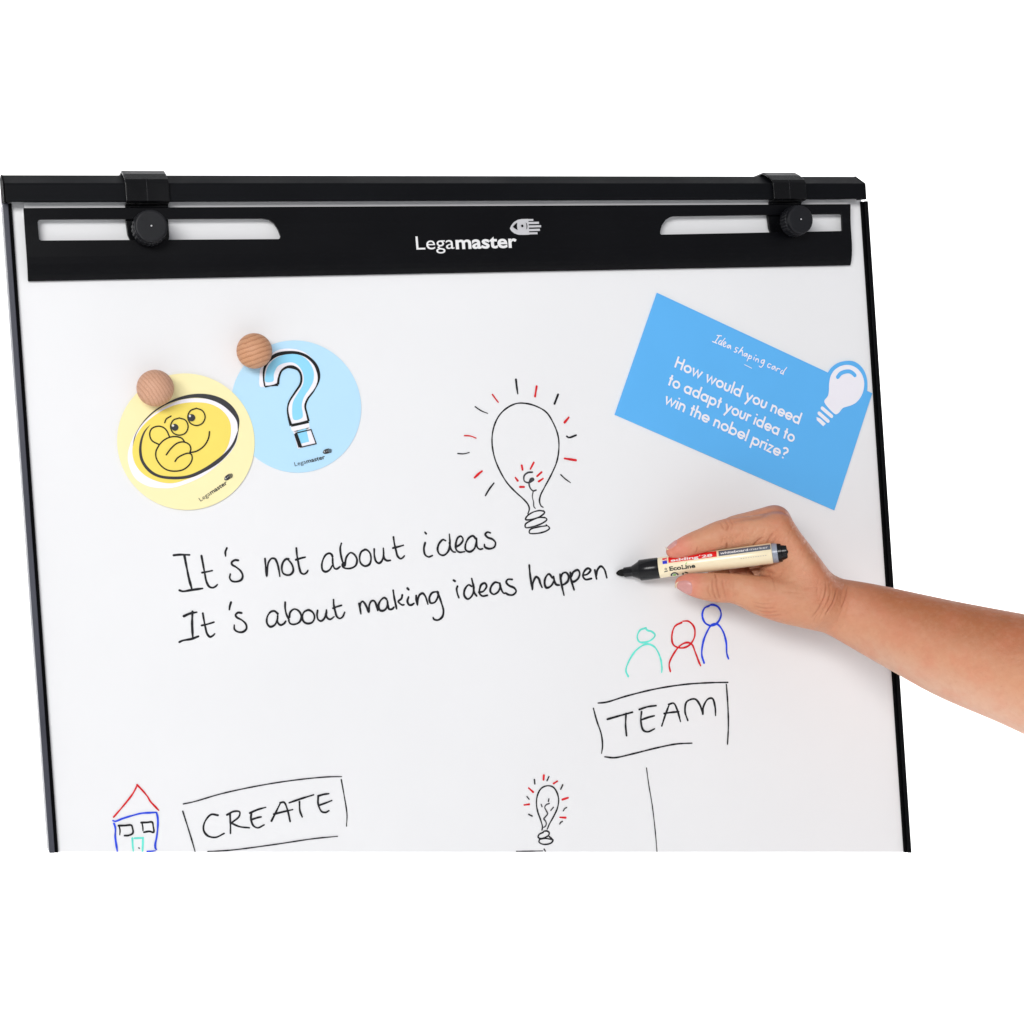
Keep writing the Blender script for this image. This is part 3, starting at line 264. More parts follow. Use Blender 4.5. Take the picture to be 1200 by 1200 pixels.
ART={"y_oval":[[-223.48,-163.76],[-214.69,-165.48],[-206.47,-170.54],[-201.56,-178.58],[-201.45,-187.96],[-205.34,-198.68],[-213.78,-207.56],[-223.61,-214.76],[-234.7,-218.74],[-245.62,-221.15],[-254.68,-219.82],[-264.94,-214.58],[-271.17,-206.54],[-272.92,-197.25],[-270.63,-188.19],[-263.92,-178.57],[-253.5,-170.63],[-241.69,-165.4],[-232.36,-163.74]],"y_white":[[-224.43,-160.77],[-214.47,-162.38],[-203.19,-168.35],[-196.76,-177.25],[-195.97,-188.24],[-200.66,-198.94],[-210.73,-208.52],[-222.18,-216.4],[-234.13,-221.48],[-245.85,-224.38],[-251.96,-224.45],[-263.21,-222.36],[-271.86,-216.45],[-275.77,-207.8],[-276.3,-199.35],[-273.84,-191.08],[-268.7,-182.16],[-259.77,-173.4],[-247.86,-166.27],[-235.27,-161.45]],"y_c1o":[[-272.51,-193.44],[-270.47,-185.9],[-265.37,-177.73],[-257.23,-169.68],[-247.7,-163.97],[-236.67,-159.45],[-225.75,-157.61],[-214.2,-158.66],[-204.36,-162.84],[-197.77,-169.39],[-194.57,-177.36],[-195.65,-185.91]],"y_c1i":[[-272.43,-193.45],[-271.26,-189.68],[-268.1,-182.19],[-261.75,-174.69],[-253.16,-167.95],[-244.47,-163.73],[-235.25,-161.21],[-224.4,-160.38],[-214.47,-162.38],[-206.2,-166.65],[-199.61,-173.21],[-196.48,-178.83],[-196.12,-185.89]],"y_c2o":[[-195.65,-185.91],[-198.37,-194.37],[-204.0,-201.88],[-211.51,-208.47],[-222.01,-214.08],[-233.12,-218.06],[-245.43,-218.46],[-255.95,-216.28],[-262.49,-212.04],[-267.25,-204.47],[-268.22,-196.75],[-266.5,-188.41],[-263.43,-182.43],[-258.73,-178.06]],"y_c2i":[[-196.2,-185.89],[-200.33,-194.27],[-205.45,-200.24],[-213.7,-206.4],[-224.22,-212.39],[-234.51,-216.04],[-245.28,-216.39],[-255.07,-214.56],[-260.87,-210.6],[-265.31,-203.81],[-266.34,-196.85],[-265.27,-189.24],[-262.73,-183.23],[-258.74,-178.14]],"y_l1":[[-245.93,-187.57],[-247.53,-183.25],[-249.65,-180.83],[-253.37,-179.64],[-258.04,-181.17],[-259.82,-184.92],[-258.63,-189.59],[-253.55,-192.94]],"y_l2":[[-253.55,-192.94],[-250.3,-190.04],[-245.57,-187.98],[-240.97,-187.83],[-237.23,-189.19],[-235.48,-191.6]],"y_l3":[[-253.55,-192.94],[-256.15,-197.42],[-256.47,-202.01],[-253.82,-207.55],[-249.51,-211.27],[-244.25,-212.59],[-238.07,-211.95],[-233.23,-208.76],[-230.75,-204.25],[-231.3,-201.12],[-233.4,-200.23],[-237.31,-201.17],[-241.29,-203.26],[-243.22,-205.62]],"y_l4":[[-249.13,-200.5],[-245.38,-196.09],[-240.53,-192.49],[-235.89,-191.97],[-232.19,-194.1],[-231.26,-197.25],[-232.22,-199.91]],"y_l5":[[-232.22,-199.91],[-227.14,-199.03],[-221.47,-195.46],[-217.99,-190.21],[-216.88,-185.44]],"y_l6":[[-248.65,-177.41],[-247.32,-174.78],[-243.74,-172.79]],"y_l7":[[-237.96,-174.46],[-242.43,-175.94],[-244.65,-180.31],[-243.07,-185.02],[-238.83,-186.86],[-234.28,-185.48],[-232.11,-180.94],[-233.63,-176.38],[-237.96,-174.46]],"y_l8":[[-225.18,-168.03],[-229.69,-169.68],[-231.85,-173.99],[-230.32,-178.55],[-226.06,-180.55],[-221.54,-178.99],[-219.37,-174.59],[-220.91,-170.09],[-225.18,-168.03]],"y_p1":[[-241.46,-178.54],[-239.76,-179.4],[-239.12,-181.21],[-240.01,-182.94],[-241.82,-183.62],[-243.52,-182.76],[-244.16,-180.95],[-243.27,-179.22]],"y_p2":[[-228.94,-172.11],[-227.15,-172.97],[-226.51,-174.87],[-227.41,-176.68],[-229.31,-177.36],[-231.1,-176.5],[-231.74,-174.61],[-230.84,-172.8]],"y_h1":[[-242.87,-178.93],[-242.09,-179.82],[-242.99,-180.62],[-243.77,-179.74]],"y_h2":[[-230.29,-172.59],[-229.5,-173.48],[-230.41,-174.29],[-231.19,-173.4]],"b_white":[[-177.17,-154.36],[-177.23,-146.81],[-175.25,-139.34],[-169.21,-132.01],[-161.23,-127.66],[-152.63,-127.12],[-144.17,-129.1],[-137.61,-133.99],[-133.72,-140.07],[-132.53,-147.75],[-133.82,-153.64],[-137.65,-158.57],[-142.38,-164.3],[-144.53,-170.13],[-142.76,-181.64],[-142.67,-186.31],[-155.29,-188.2],[-156.7,-183.91],[-157.99,-172.03],[-156.29,-166.21],[-151.53,-159.67],[-146.76,-153.11],[-145.9,-147.22],[-147.75,-142.92],[-151.89,-140.65],[-156.18,-140.74],[-160.18,-142.86],[-162.64,-147.4],[-163.92,-153.24],[-173.8,-154.67]],"b_dotw":[[-154.88,-188.39],[-152.36,-201.19],[-150.64,-201.29],[-138.34,-198.4],[-141.45,-187.47],[-142.65,-186.05]],"b_fill":[[-173.1,-150.75],[-172.54,-145.32],[-169.69,-138.71],[-164.24,-133.87],[-157.23,-131.43],[-150.33,-131.0],[-143.62,-133.35],[-138.78,-138.18],[-136.24,-145.06],[-137.16,-151.81],[-140.61,-157.6],[-144.9,-163.34],[-147.05,-169.16],[-147.28,-178.46],[-153.83,-179.83],[-154.57,-172.19],[-153.3,-166.34],[-148.96,-159.78],[-145.1,-154.02],[-144.24,-148.13],[-145.97,-142.14],[-150.82,-137.73],[-156.81,-137.51],[-162.96,-139.81],[-166.35,-145.57],[-167.14,-150.58]],"b_dotf":[[-152.1,-189.21],[-151.43,-188.23],[-145.02,-186.61],[-143.41,-196.6],[-149.53,-197.8]],"b_k1":[[-173.78,-154.34],[-174.22,-148.61],[-173.09,-141.1],[-169.45,-135.36],[-163.21,-131.38],[-154.56,-130.0],[-146.87,-130.69],[-140.19,-133.72],[-134.72,-139.61],[-132.61,-146.48],[-133.18,-151.97],[-136.97,-158.77],[-142.44,-165.14],[-144.53,-170.13],[-143.66,-176.09],[-142.75,-181.47]],"b_k2":[[-142.76,-181.64],[-149.76,-182.99],[-156.27,-183.93]],"b_k3":[[-156.28,-184.1],[-157.76,-177.11],[-157.93,-171.19],[-156.29,-166.21],[-151.53,-159.67],[-146.76,-153.11],[-146.08,-147.21],[-147.93,-143.08],[-151.9,-140.9],[-156.18,-140.74],[-160.47,-143.27],[-162.87,-148.23],[-163.92,-153.24]],"b_k4":[[-163.92,-153.24],[-168.22,-153.9],[-173.79,-154.5]],"b_k5":[[-153.29,-190.16],[-150.48,-200.28]],"b_k6":[[-153.26,-189.82],[-141.47,-187.72],[-138.34,-198.4],[-150.32,-200.46]],"c_out":[[301.07,-164.13],[305.2,-159.23],[310.96,-155.57],[316.58,-153.99],[322.11,-153.6],[327.57,-154.4],[332.86,-157.59],[336.67,-162.24],[338.67,-167.72],[339.11,-173.74],[338.09,-181.51]],"c_bulb":[[296.29,-186.23],[300.01,-182.23],[301.35,-178.12],[302.01,-172.2],[304.02,-165.73],[307.79,-161.12],[313.51,-158.06],[319.78,-156.98],[325.9,-158.11],[331.18,-161.42],[334.61,-166.36],[335.88,-172.41],[334.67,-178.96],[331.84,-184.23],[326.98,-188.81],[321.98,-190.98],[316.37,-192.21],[313.56,-192.98],[309.14,-196.95],[306.66,-197.9],[304.36,-196.72],[296.81,-188.33]],"c_arc":[[310.63,-166.89],[313.74,-164.03],[318.66,-162.61],[322.78,-162.78],[325.75,-164.51],[327.22,-166.06]],"c_b1":[[293.93,-192.18],[302.31,-199.3]],"c_b2":[[290.62,-196.24],[298.53,-203.16]],"c_b3":[[287.82,-199.19],[291.11,-200.54],[296.33,-205.25],[293.66,-207.2],[287.95,-201.87]],"t0":[[200.71,-128.55],[204.57,-128.96]],"t1":[[202.63,-128.9],[198.36,-133.98]],"t2":[[196.14,-133.33],[199.9,-134.9]],"t3":[[203.96,-132.71],[202.28,-133.53],[201.5,-135.24],[202.75,-135.86],[204.5,-134.18],[207.66,-131.09]],"t4":[[204.5,-134.18],[203.65,-136.76]],"t5":[[205.79,-135.97],[208.0,-135.17],[207.76,-134.0],[206.08,-134.81],[205.47,-136.83],[206.49,-137.9],[208.17,-137.21]],"t6":[[212.09,-137.05],[210.15,-136.87],[209.06,-138.4],[209.99,-139.01],[212.07,-137.34],[212.0,-139.95]],"t7":[[219.08,-139.61],[217.17,-138.97],[216.43,-140.1],[217.6,-141.89],[215.9,-142.71],[214.97,-142.09]],"t8":[[223.39,-138.89],[220.91,-141.42],[218.77,-143.68]],"t9":[[220.17,-142.56],[222.54,-141.48],[222.76,-142.95],[222.21,-145.84]],"t10":[[226.6,-144.25],[224.63,-144.18],[223.74,-145.61],[224.8,-146.23],[226.9,-144.55],[226.37,-147.16]],"t11":[[229.13,-145.51],[227.62,-148.08],[226.26,-150.37]],"t12":[[228.71,-146.66],[230.7,-146.44],[230.24,-148.17],[228.25,-148.39]],"t13":[[233.27,-147.41],[232.45,-149.42]],"t14":[[234.64,-145.82],[235.08,-146.13]],"t15":[[234.82,-148.63],[234.01,-150.65]],"t16":[[234.42,-149.5],[236.44,-148.98],[236.82,-150.17],[236.22,-151.9]],"t17":[[242.31,-150.08],[239.98,-150.29],[239.19,-152.01],[240.46,-152.65],[242.47,-150.67],[240.66,-154.41],[238.55,-155.97],[237.12,-154.86]],"t18":[[248.31,-154.11],[246.37,-153.34],[244.91,-155.16],[245.8,-156.48],[247.16,-156.12]],"t19":[[251.84,-155.71],[249.85,-155.64],[248.72,-157.36],[249.67,-157.98],[251.8,-156.3],[251.59,-158.94]],"t20":[[253.72,-157.26],[252.54,-159.56]],"t21":[[253.17,-158.41],[254.69,-157.59],[256.31,-158.24]],"t22":[[258.57,-159.21],[256.82,-160.32],[256.73,-161.49],[258.04,-161.84],[259.86,-159.85],[262.75,-157.01]],"t23":[[259.86,-159.85],[258.64,-162.74]],"t24":[[223.94,-153.2],[230.28,-156.36]]}
PT={"rail_l_o":[-349.81,-18.87],"rail_l_i":[-344.98,-19.18],"rail_r_i":[342.98,-19.72],"rail_r_o":[347.97,-19.73],"bl0":[-350.03,-474.06],"bl1":[-344.85,-474.78],"br0":[345.44,-571.09],"br1":[350.89,-571.85],"brow_l":[-385.27,-469.14],"brow_r":[470.54,-588.54],"topl":[-349.14,-13.39],"topr":[341.48,-14.49],"topbot":[-43.17,-20.32],"toptop":[-169.04,1.33],"topcor":[-172.48,-7.14],"bar_tl":[-335.28,-23.44],"bar_tr":[328.82,-23.47],"bar_bl":[-336.17,-73.39],"bar_br":[329.19,-73.84],"s1_0":[-326.95,-32.34],"s1_1":[-325.73,-31.46],"s1_2":[-163.74,-33.26],"s1_3":[-159.48,-35.8],"s1_4":[-155.61,-43.99],"s1_5":[-157.13,-47.42],"s1_6":[-325.57,-45.79],"s1_7":[-327.47,-43.98],"s2_0":[153.36,-45.18],"s2_1":[155.28,-39.74],"s2_2":[159.41,-34.99],"s2_3":[164.86,-32.97],"s2_4":[320.26,-31.89],"s2_5":[321.79,-33.32],"s2_6":[320.09,-44.7],"s2_7":[318.38,-45.61],"s2_8":[156.27,-46.57],"k1f":[-251.49,-39.66],"k1b":[-251.82,-39.01],"k2f":[271.51,-39.09],"k2b":[272.46,-39.95],"h1l":[-266.55,-14.71],"h1r":[-236.19,-14.76],"h2l":[252.77,-14.24],"h2r":[283.29,-14.28],"h1top":[-253.06,3.13],"h2top":[268.63,2.94],"h1bot":[-256.61,-20.66],"h1s":[-265.41,-31.87],"h1e":[-234.57,-32.1],"h2s":[258.42,-32.27],"h2e":[288.91,-32.47],"t1bot":[-250.96,-49.12],"lg0":[-52.07,-56.62],"lg1":[29.87,-55.49],"lgt":[-50.59,-45.65],"eyeL":[24.6,-40.69],"eyeR":[50.28,-38.27],"w1":[-255.28,-153.11],"w2":[-182.28,-129.15],"y0":[-227.0,-234.9],"y1":[-206.56,-223.14],"ye":[-205.99,-219.43],"b0":[-155.43,-213.65],"b1":[-132.11,-209.28],"be":[-130.79,-204.58],"L0":[160.03,-152.71],"L1":[271.56,-205.21],"L2":[152.71,-166.55],"L3":[264.76,-219.73],"L4":[148.76,-181.32],"L5":[255.9,-233.13]}
CF={'yc': (-233.6458, -191.8239), 'bc': (-150.6826, -170.1432), 'r': (49.3126,), 'card': (224.2974, -185.1575, -0.4317, 213.2792, 105.6178)}
ARM=[["index",[[43.42,17.77,12.88,5.09],[47.58,19.2,13.62,6.14],[51.7,20.85,13.99,6.96],[55.81,22.55,14.2,7.58],[59.97,24.08,14.56,8.05],[64.15,25.51,14.97,8.34],[68.34,26.9,15.39,8.67],[72.51,28.37,15.81,9.14],[76.69,29.79,16.22,9.66],[80.96,30.95,16.49,10.15],[85.32,31.81,16.61,10.6],[89.7,32.53,16.73,10.83],[94.1,33.07,16.86,10.79],[98.53,33.51,16.95,10.66],[102.98,33.89,16.91,10.64],[107.45,34.27,16.67,10.86],[111.96,34.57,16.24,11.25],[116.49,34.83,15.68,11.73],[121.04,35.08,15.1,12.24],[125.58,35.34,14.55,12.72]],5,1],["middle",[[85.39,-3.42,-0.96,5.76],[82.98,0.41,-2.53,6.47],[80.57,4.25,-4.09,7.18],[79.1,8.15,-5.2,7.84],[79.01,12.4,-5.54,8.44],[80.05,16.98,-5.24,8.98],[81.99,21.59,-4.52,9.47],[84.61,25.92,-3.6,9.9],[87.7,29.66,-2.68,10.25],[91.04,32.52,-2.0,10.51],[94.83,34.37,-1.37,10.65],[99.18,35.57,-0.68,10.69],[103.73,36.5,-0.21,10.74],[108.21,37.53,-0.21,10.88],[112.7,38.54,-0.79,11.13],[117.27,39.46,-1.74,11.44],[121.88,40.35,-2.82,11.77],[126.48,41.26,-3.81,12.08]],5,1],["ring",[[105.58,-5.13,-9.62,6.14],[102.54,-2.05,-12.27,6.82],[99.45,1.02,-14.94,7.51],[97.24,4.39,-17.09,8.15],[96.49,8.46,-18.28,8.72],[96.88,13.18,-18.69,9.23],[98.14,18.01,-18.65,9.69],[100.0,22.4,-18.53,10.08],[102.25,25.84,-18.65,10.4],[105.35,28.31,-18.79,10.63],[109.27,30.05,-18.89,10.76],[113.77,31.26,-18.94,10.83],[118.62,32.16,-18.98,10.87],[123.6,32.94,-19.0,10.89],[128.47,33.82,-19.04,10.92],[133.01,34.99,-19.09,10.98]],5,1],["little",[[119.58,2.5,-25.59,5.86],[115.17,4.58,-27.8,6.55],[113.7,7.84,-29.24,7.39],[116.04,12.65,-29.68,8.42],[119.17,16.57,-30.15,9.2],[123.13,18.95,-30.76,9.55],[127.95,20.45,-31.37,9.64],[133.08,21.63,-31.99,9.64],[137.97,23.07,-32.61,9.71]],5,1],["thumb",[[50.35,-7.05,17.19,5.34],[54.84,-7.35,17.95,7.07],[59.32,-8.18,18.29,8.07],[63.81,-8.99,18.5,8.83],[68.33,-9.59,18.68,9.54],[72.88,-10.07,18.79,10.1],[77.44,-10.47,18.85,10.49],[82.03,-10.63,18.84,10.56],[86.63,-10.73,18.79,10.5],[91.2,-11.05,18.72,10.6],[95.7,-11.82,18.66,11.07],[100.14,-12.98,18.6,11.81],[104.55,-14.33,18.53,12.7],[108.97,-15.66,18.46,13.61],[113.43,-16.77,18.4,14.43],[117.92,-17.7,18.41,15.17],[122.42,-18.54,18.45,15.91],[126.95,-19.29,18.47,16.62],[131.5,-19.97,18.37,17.29],[136.09,-20.56,18.09,17.92],[140.74,-21.03,17.62,18.48],[145.42,-21.41,17.03,19.01],[150.11,-21.77,16.4,19.53],[154.8,-22.15,15.8,20.06]],6,1],["palm_i",[[125.58,35.34,14.55,12.72],[156.09,-13.45,16.04,17.38]],9,1],["palm_m",[[126.48,41.26,-3.81,12.08],[158.66,-16.82,2.04,14.87]],9,1],["palm_r",[[133.01,34.99,-19.09,10.98],[163.13,-20.01,-7.48,14.29]],9,1],["palm_l",[[137.97,23.07,-32.61,9.71],[167.92,-25.19,-14.88,12.32]],9,1],["web",[[127.99,23.08,3.67,9.45],[125.87,0.16,4.31,12.14],[138.59,-11.59,12.82,14.74]],8,1],["forearm",[[155.86,-21.79,10.0,18.13],[163.91,-23.64,8.95,18.51],[171.9,-25.61,8.08,19.04],[179.67,-28.04,7.66,20.21],[187.26,-30.72,7.75,21.71],[194.61,-33.39,8.84,23.05],[201.71,-36.1,10.86,24.32],[208.65,-38.79,13.45,25.54],[215.47,-41.43,16.46,26.7],[222.11,-44.03,20.03,27.79],[228.66,-46.61,23.81,28.87],[235.2,-49.17,27.46,29.98],[241.7,-51.74,31.09,31.12],[248.16,-54.27,34.74,32.25],[254.62,-56.68,38.38,33.29],[261.09,-58.91,42.02,34.21],[267.56,-60.98,45.66,35.02],[274.03,-62.93,49.3,35.74],[280.48,-64.8,52.95,36.42],[286.89,-66.64,56.59,37.08],[293.25,-68.48,60.24,37.75],[299.55,-70.37,63.9,38.45],[305.78,-72.33,67.56,39.23],[311.94,-74.31,71.22,40.03],[318.06,-76.31,74.89,40.85],[324.12,-78.32,78.56,41.69],[330.13,-80.34,82.24,42.54],[336.1,-82.35,85.92,43.4],[342.01,-84.35,89.6,44.26],[347.89,-86.35,93.28,45.12],[353.71,-88.34,96.96,45.97],[359.5,-90.3,100.64,46.81],[365.25,-92.25,104.32,47.64],[370.96,-94.16,108.0,48.46]],14,1.12]]
MK=[[-0.0, -0.0, 0], [130.76, 18.07, 23.75]]
MS={"nib": 6.17, "neck": 13.01, "cone": 19.16, "barrel": 35.17, "end": 123.51, "ring": 126.82, "plug": 129.15, "plug2": 132.8, "tot": 134.12}
NAILS={"thumb": [[49.04, -7.06, 16.95, 5.68], [62.9, -8.86, 18.46, 8.8]], "index": [[42.76, 17.23, 12.76, 5.68], [56.68, 22.28, 14.26, 8.12]]}
CREASES=[[[[73.39,-1.93],[72.72,-8.59],[74.72,-16.59],[76.72,-19.92]],0.45,0.55],[[[76.72,-1.26],[76.06,-7.26],[77.39,-13.92],[79.39,-19.25]],0.55,0.6],[[[80.72,-3.26],[81.39,-9.92],[83.39,-17.92]],0.4,0.6],[[[70.06,-7.26],[69.39,-12.59],[72.06,-17.92]],0.35,0.6],[[[76.06,0.74],[75.39,-2.59]],0.8,0.7],[[[83.39,42.06],[85.39,38.06],[84.05,34.73]],0.35,0.6],[[[86.72,43.39],[88.72,39.39],[87.39,35.4]],0.35,0.6],[[[80.06,40.06],[82.06,35.4]],0.25,0.6],[[[84.72,20.07],[84.72,24.73]],0.7,0.7],[[[105.38,22.07],[109.38,26.73],[112.71,29.4]],0.7,0.8],[[[115.38,23.4],[118.04,28.73],[120.71,32.73]],0.45,0.8],[[[120.04,23.4],[122.71,28.73]],0.3,0.8],[[[61.39,16.73],[62.06,20.73]],0.4,0.7],[[[86.72,40.73],[100.72,43.39],[110.71,44.73],[120.04,49.06],[131.37,48.06],[135.37,46.06]],0.35,1.2],[[[160.7,-4.59],[159.37,-14.59],[154.03,-25.92],[149.37,-32.58]],0.5,0.7],[[[169.36,-11.26],[165.36,-21.92],[160.03,-29.92]],0.9,0.55],[[[179.36,-9.26],[176.03,-19.25],[172.69,-25.92]],0.5,0.6],[[[164.03,-7.26],[162.7,-17.92],[156.03,-28.58]],0.3,0.5],[[[104.71,-23.92],[112.05,-25.92],[120.71,-25.25]],0.4,0.6],[[[108.05,-27.92],[116.04,-29.25],[122.71,-27.92]],0.45,0.6],[[[112.71,-31.58],[118.71,-31.92],[125.38,-30.58]],0.4,0.6],[[[103.38,-20.59],[110.05,-22.59],[117.38,-21.92]],0.25,0.6],[[[106.71,0.74],[114.05,3.41],[122.71,1.41]],0.6,0.9],[[[116.71,6.07],[120.04,-3.26],[120.71,-11.26]],0.25,0.7]]

for k in PT: PT[k] = Vector(PT[k])
# ------------------------------------------------------------------ setting
def backdrop():
    vs, fs = [], []; prof = [(2.6, 6.0), (2.6, 1.2)]
    for i in range(1, 11):
        a = math.pi/2*i/10; prof.append((2.6-1.2+1.2*math.cos(a), 1.2-1.2*math.sin(a)))
    prof.append((-4.0, 0.0))
    for y, z in prof: vs += [(-6, y, z), (7, y, z)]
    for i in range(len(prof)-1): fs.append((2*i, 2*i+1, 2*i+3, 2*i+2))
    o = link('backdrop', mesh('backdrop', vs, fs, True), None, [M['backdrop']]); tag(o, kind='structure')
backdrop()
# ------------------------------------------------------------------ easel
easel = empty('flip_chart_easel', W(0, -.3, -.004))
tag(easel, 'white flip chart board with black frame, clamp bar and marker drawings', 'flip chart')
EP = easel
def par(o):
    o.parent = EP; o.matrix_parent_inverse = Matrix.Translation(-EP.location); return o
def cut(xa):                        # lower end of the built board at a given X (mm)
    a, b = PT['brow_l'], PT['brow_r']
    return a.y + (b.y-a.y)*(xa-a.x)/(b.x-a.x)
xl0, xl1, xr0, xr1 = -350.0, -345.0, 344.9, 350.0
board = par(prism('whiteboard_surface', [(xl1-1, -1.5), (xr0+1, -1.5), (xr0+1, cut(xr0+1)), (xl1-1, cut(xl1-1))], -.010, 0, M['board']))
def side_rail(xo, xi, top, face):
    r = empty('side_rail'); par(r)
    a, b = sorted((xo, xi)); s = 1 if xo < xi else -1
    face_a, face_b = (a, a+3.9) if s > 0 else (b-3.6, b)
    o = prism('rail_profile', [(face_a, top), (face_b, top), (face_b, cut(face_b)), (face_a, cut(face_a))], -.014, .004, face, r, .0005)
    g0, g1 = (face_b, b+1.3) if s > 0 else (a-.6, face_a)
    prism('rail_lip', [(g0, top), (g1, top), (g1, cut(g1)), (g0, cut(g0))], -.012, .0024, M['gap'], r, .0003)
    return r
side_rail(xl0, xl1, -19.0, M['railface_lit']); side_rail(xr1, xr0, -20.1, M['black'])
rail = par(extr('top_rail', [(-14, 1.2), (0, 1.2), (13.2, -7.0), (14, -7.8), (14, -20.3), (12.8, -20.3), (12.4, -9), (0, -1.2), (-12, -1.2), (-12, -20), (-14, -20)], -348.3, 341.0, M['toprail'], None, .0005))
for xa, xb in ((-349.4, -348.3), (341.0, 341.9)):
    c = extr('end_cap', [(-14.4, 1.5), (0.2, 1.5), (13.5, -6.8), (14.4, -7.7), (14.4, -20.6), (12.6, -20.6), (0, -18.6), (-14.4, -18.6)], xa, xb, M['gap'], None, .0003); c.parent = rail
# clamp bar: bent sheet with two slots
BZ = [(0, 8.4), (.5, 8.7), (6, 8.0), (12, 7.3), (20, 6.9), (27, 7.0), (34, 6.9), (39, 6.3), (43, 5.5), (46.5, 4.4), (49, 3.2), (50.4, 2.3)]
BT = -23.45
def zbar(x, y):
    v = BT - y
    return float(np.interp(v, [a for a, b in BZ], [b for a, b in BZ]))/1000
prof = [(b, BT-a) for a, b in BZ]
bar = strip('clamp_bar', prof, 2.4, -336.4, 329.6, M['blackbar'])
bar.data.polygons.foreach_set('use_smooth', [False]*len(bar.data.polygons))
for key, n in (('s1_', 8), ('s2_', 9)):
    poly = [tuple(PT[key+str(i)]) for i in range(n)]
    if key == 's1_': poly = [(-327.4, -33.2), (-326.9, -32.0), (-325.6, -31.4), (-168, -31.9), (-163.2, -32.8), (-159.6, -35.4), (-156.9, -40), (-155.4, -44.6), (-155.8, -46.2), (-157.1, -46.9), (-325.8, -46.0), (-327.2, -45.2)]
    else: poly = [(153.0, -46.0), (153.3, -43.8), (155.0, -39.4), (158.6, -35.2), (162.6, -33.0), (166, -32.4), (320.6, -31.5), (321.6, -32.4), (321.6, -44.6), (320.4, -45.6), (154, -46.9)]
    cutter = prism('cutter', poly, -.002, .03, M['black'])
    b = bar.modifiers.new('slot', 'BOOLEAN'); b.object = cutter; b.operation = 'DIFFERENCE'; b.solver = 'EXACT'
bpy.context.view_layer.update()
me = bpy.data.meshes.new_from_object(bar.evaluated_get(bpy.context.evaluated_depsgraph_get()))
for o in [o for o in bpy.data.objects if o.name.startswith('cutter')]: bpy.data.objects.remove(o)
bpy.data.objects.remove(bar); me.name = 'clamp_bar'
bar = par(link('clamp_bar', me)); me.materials.clear(); me.materials.append(M['blackbar']); bevel(bar, .0004, 2, 35)
par(prism('added_white_filler', [(-335.5, -19.2), (328.8, -19.2), (328.8, -28.6), (-335.5, -28.6)], .0002, .0056, M['board']))  # added white filler, raised to brighten the gap below the top rail
# lettering and emblem on the clamp bar
def put_text(name, s, x0, y0, width, size, m, parent, bold=0, ang=0, dz=.0003, zf=None):
    vs, fs = text_mesh(s, bold, 0, width, size); ca, sa = math.cos(ang), math.sin(ang)
    V = [(x0+ca*a-sa*b, y0+sa*a+ca*b, dz) for a, b in vs]
    return flat(name, V, fs, [m], parent, zf=zf)
def emblem(x0, y0, w, ang, m, md, parent, dz, zf=None, simple=False):
    """hand shaped like an eye, in a 275 x 130 field"""
    k = w/275; ca, sa = math.cos(ang), math.sin(ang)
    def T(p): a, b = p[0]*k, (65-p[1])*k; return (x0+ca*a-sa*b, y0+sa*a+ca*b)
    polys = [([(0, 73), (12, 52), (38, 24), (75, 5), (110, 0), (168, 0), (168, 130), (110, 130), (70, 128), (35, 115), (10, 94)], 0)]
    for a, b, c, d in ((160, 2, 211, 17), (160, 25, 260, 43), (160, 54, 277, 71), (160, 83, 264, 101), (160, 111, 240, 128)): polys.append(([(a, b), (c, b), (c, d), (a, d)], 0))
    if not simple:
        for y in (21, 48.5, 77, 106): polys.append(([(172, y-3), (182, y-3), (182, y+3), (172, y+3)], 1))
    polys.append(([(24, 62), (50, 38), (66, 30), (62, 50), (62, 72), (66, 90), (45, 80)], 1))
    polys.append(([(108+11*math.cos(t), 57+11*math.sin(t)) for t in np.linspace(0, 2*math.pi, 12, endpoint=False)], 1))
    polys.append(([(140, 28), (150, 40), (153, 58), (149, 78), (140, 90), (144, 76), (146, 58), (144, 42)], 1))
    V, F, I = [], [], []
    for j, (pl, mi) in enumerate(polys):
        q = [T(p) for p in pl]; b0 = len(V); V += [(a[0], a[1], dz+.00006*j) for a in q]
        for t in tessellate_polygon([[Vector((a[0], a[1], 0)) for a in q]]): F.append(tuple(b0+i for i in t)); I.append(mi)
    return flat('emblem', V, F, [m, md], parent, I, zf)
put_text('lettering', 'Lega', -51.8, -56.2, 30.4, 14.6, M['print'], bar, 0.0, math.radians(.6), .0004, zbar)
put_text('lettering', 'master', -20.2, -56.0, 50.0, 14.2, M['print'], bar, .026, math.radians(.6), .0004, zbar)
emblem(24.8, -40.0, 25.8, math.radians(.8), M['greyprint'], M['black'], bar, .0004, zbar)
# hooks and knobs
def hook(xc, w):
    h = empty('hook'); par(h)
    x0, x1 = xc-w/2, xc+w/2
    strip('strap', [(-17, -12), (-17, 4.2), (1.0, 4.2), (8, .6), (15.2, -4.6), (16.8, -7.2), (16.8, -20.4), (14.5, -21.4), (8.6, -21.9), (7.8, -22.4), (7.8, -23.3)], 1.6, x0, x1, M['plastic'], h, .0005)
    tg = [(x0+.2, -28.8), (x1-.2, -28.8), (x1-.2, -44), (x1-1.6, -49), (x1-5, -51.5), (x0+7, -51.5), (x0+3.2, -48.5), (x0+.8, -42), (x0+.2, -34)]
    prism('tongue', tg, .0015, .0042, M['plastic'], h, .0004)
    xs = xc-.3
    strip('seam', [(15.4, -4.8), (16.9, -7.2), (16.9, -20.4), (14.5, -21.5)], .5, xs-.25, xs+.25, M['knob'], h, .0002)
    return h
hook(-251.3, 30.6); hook(268.2, 30.6)
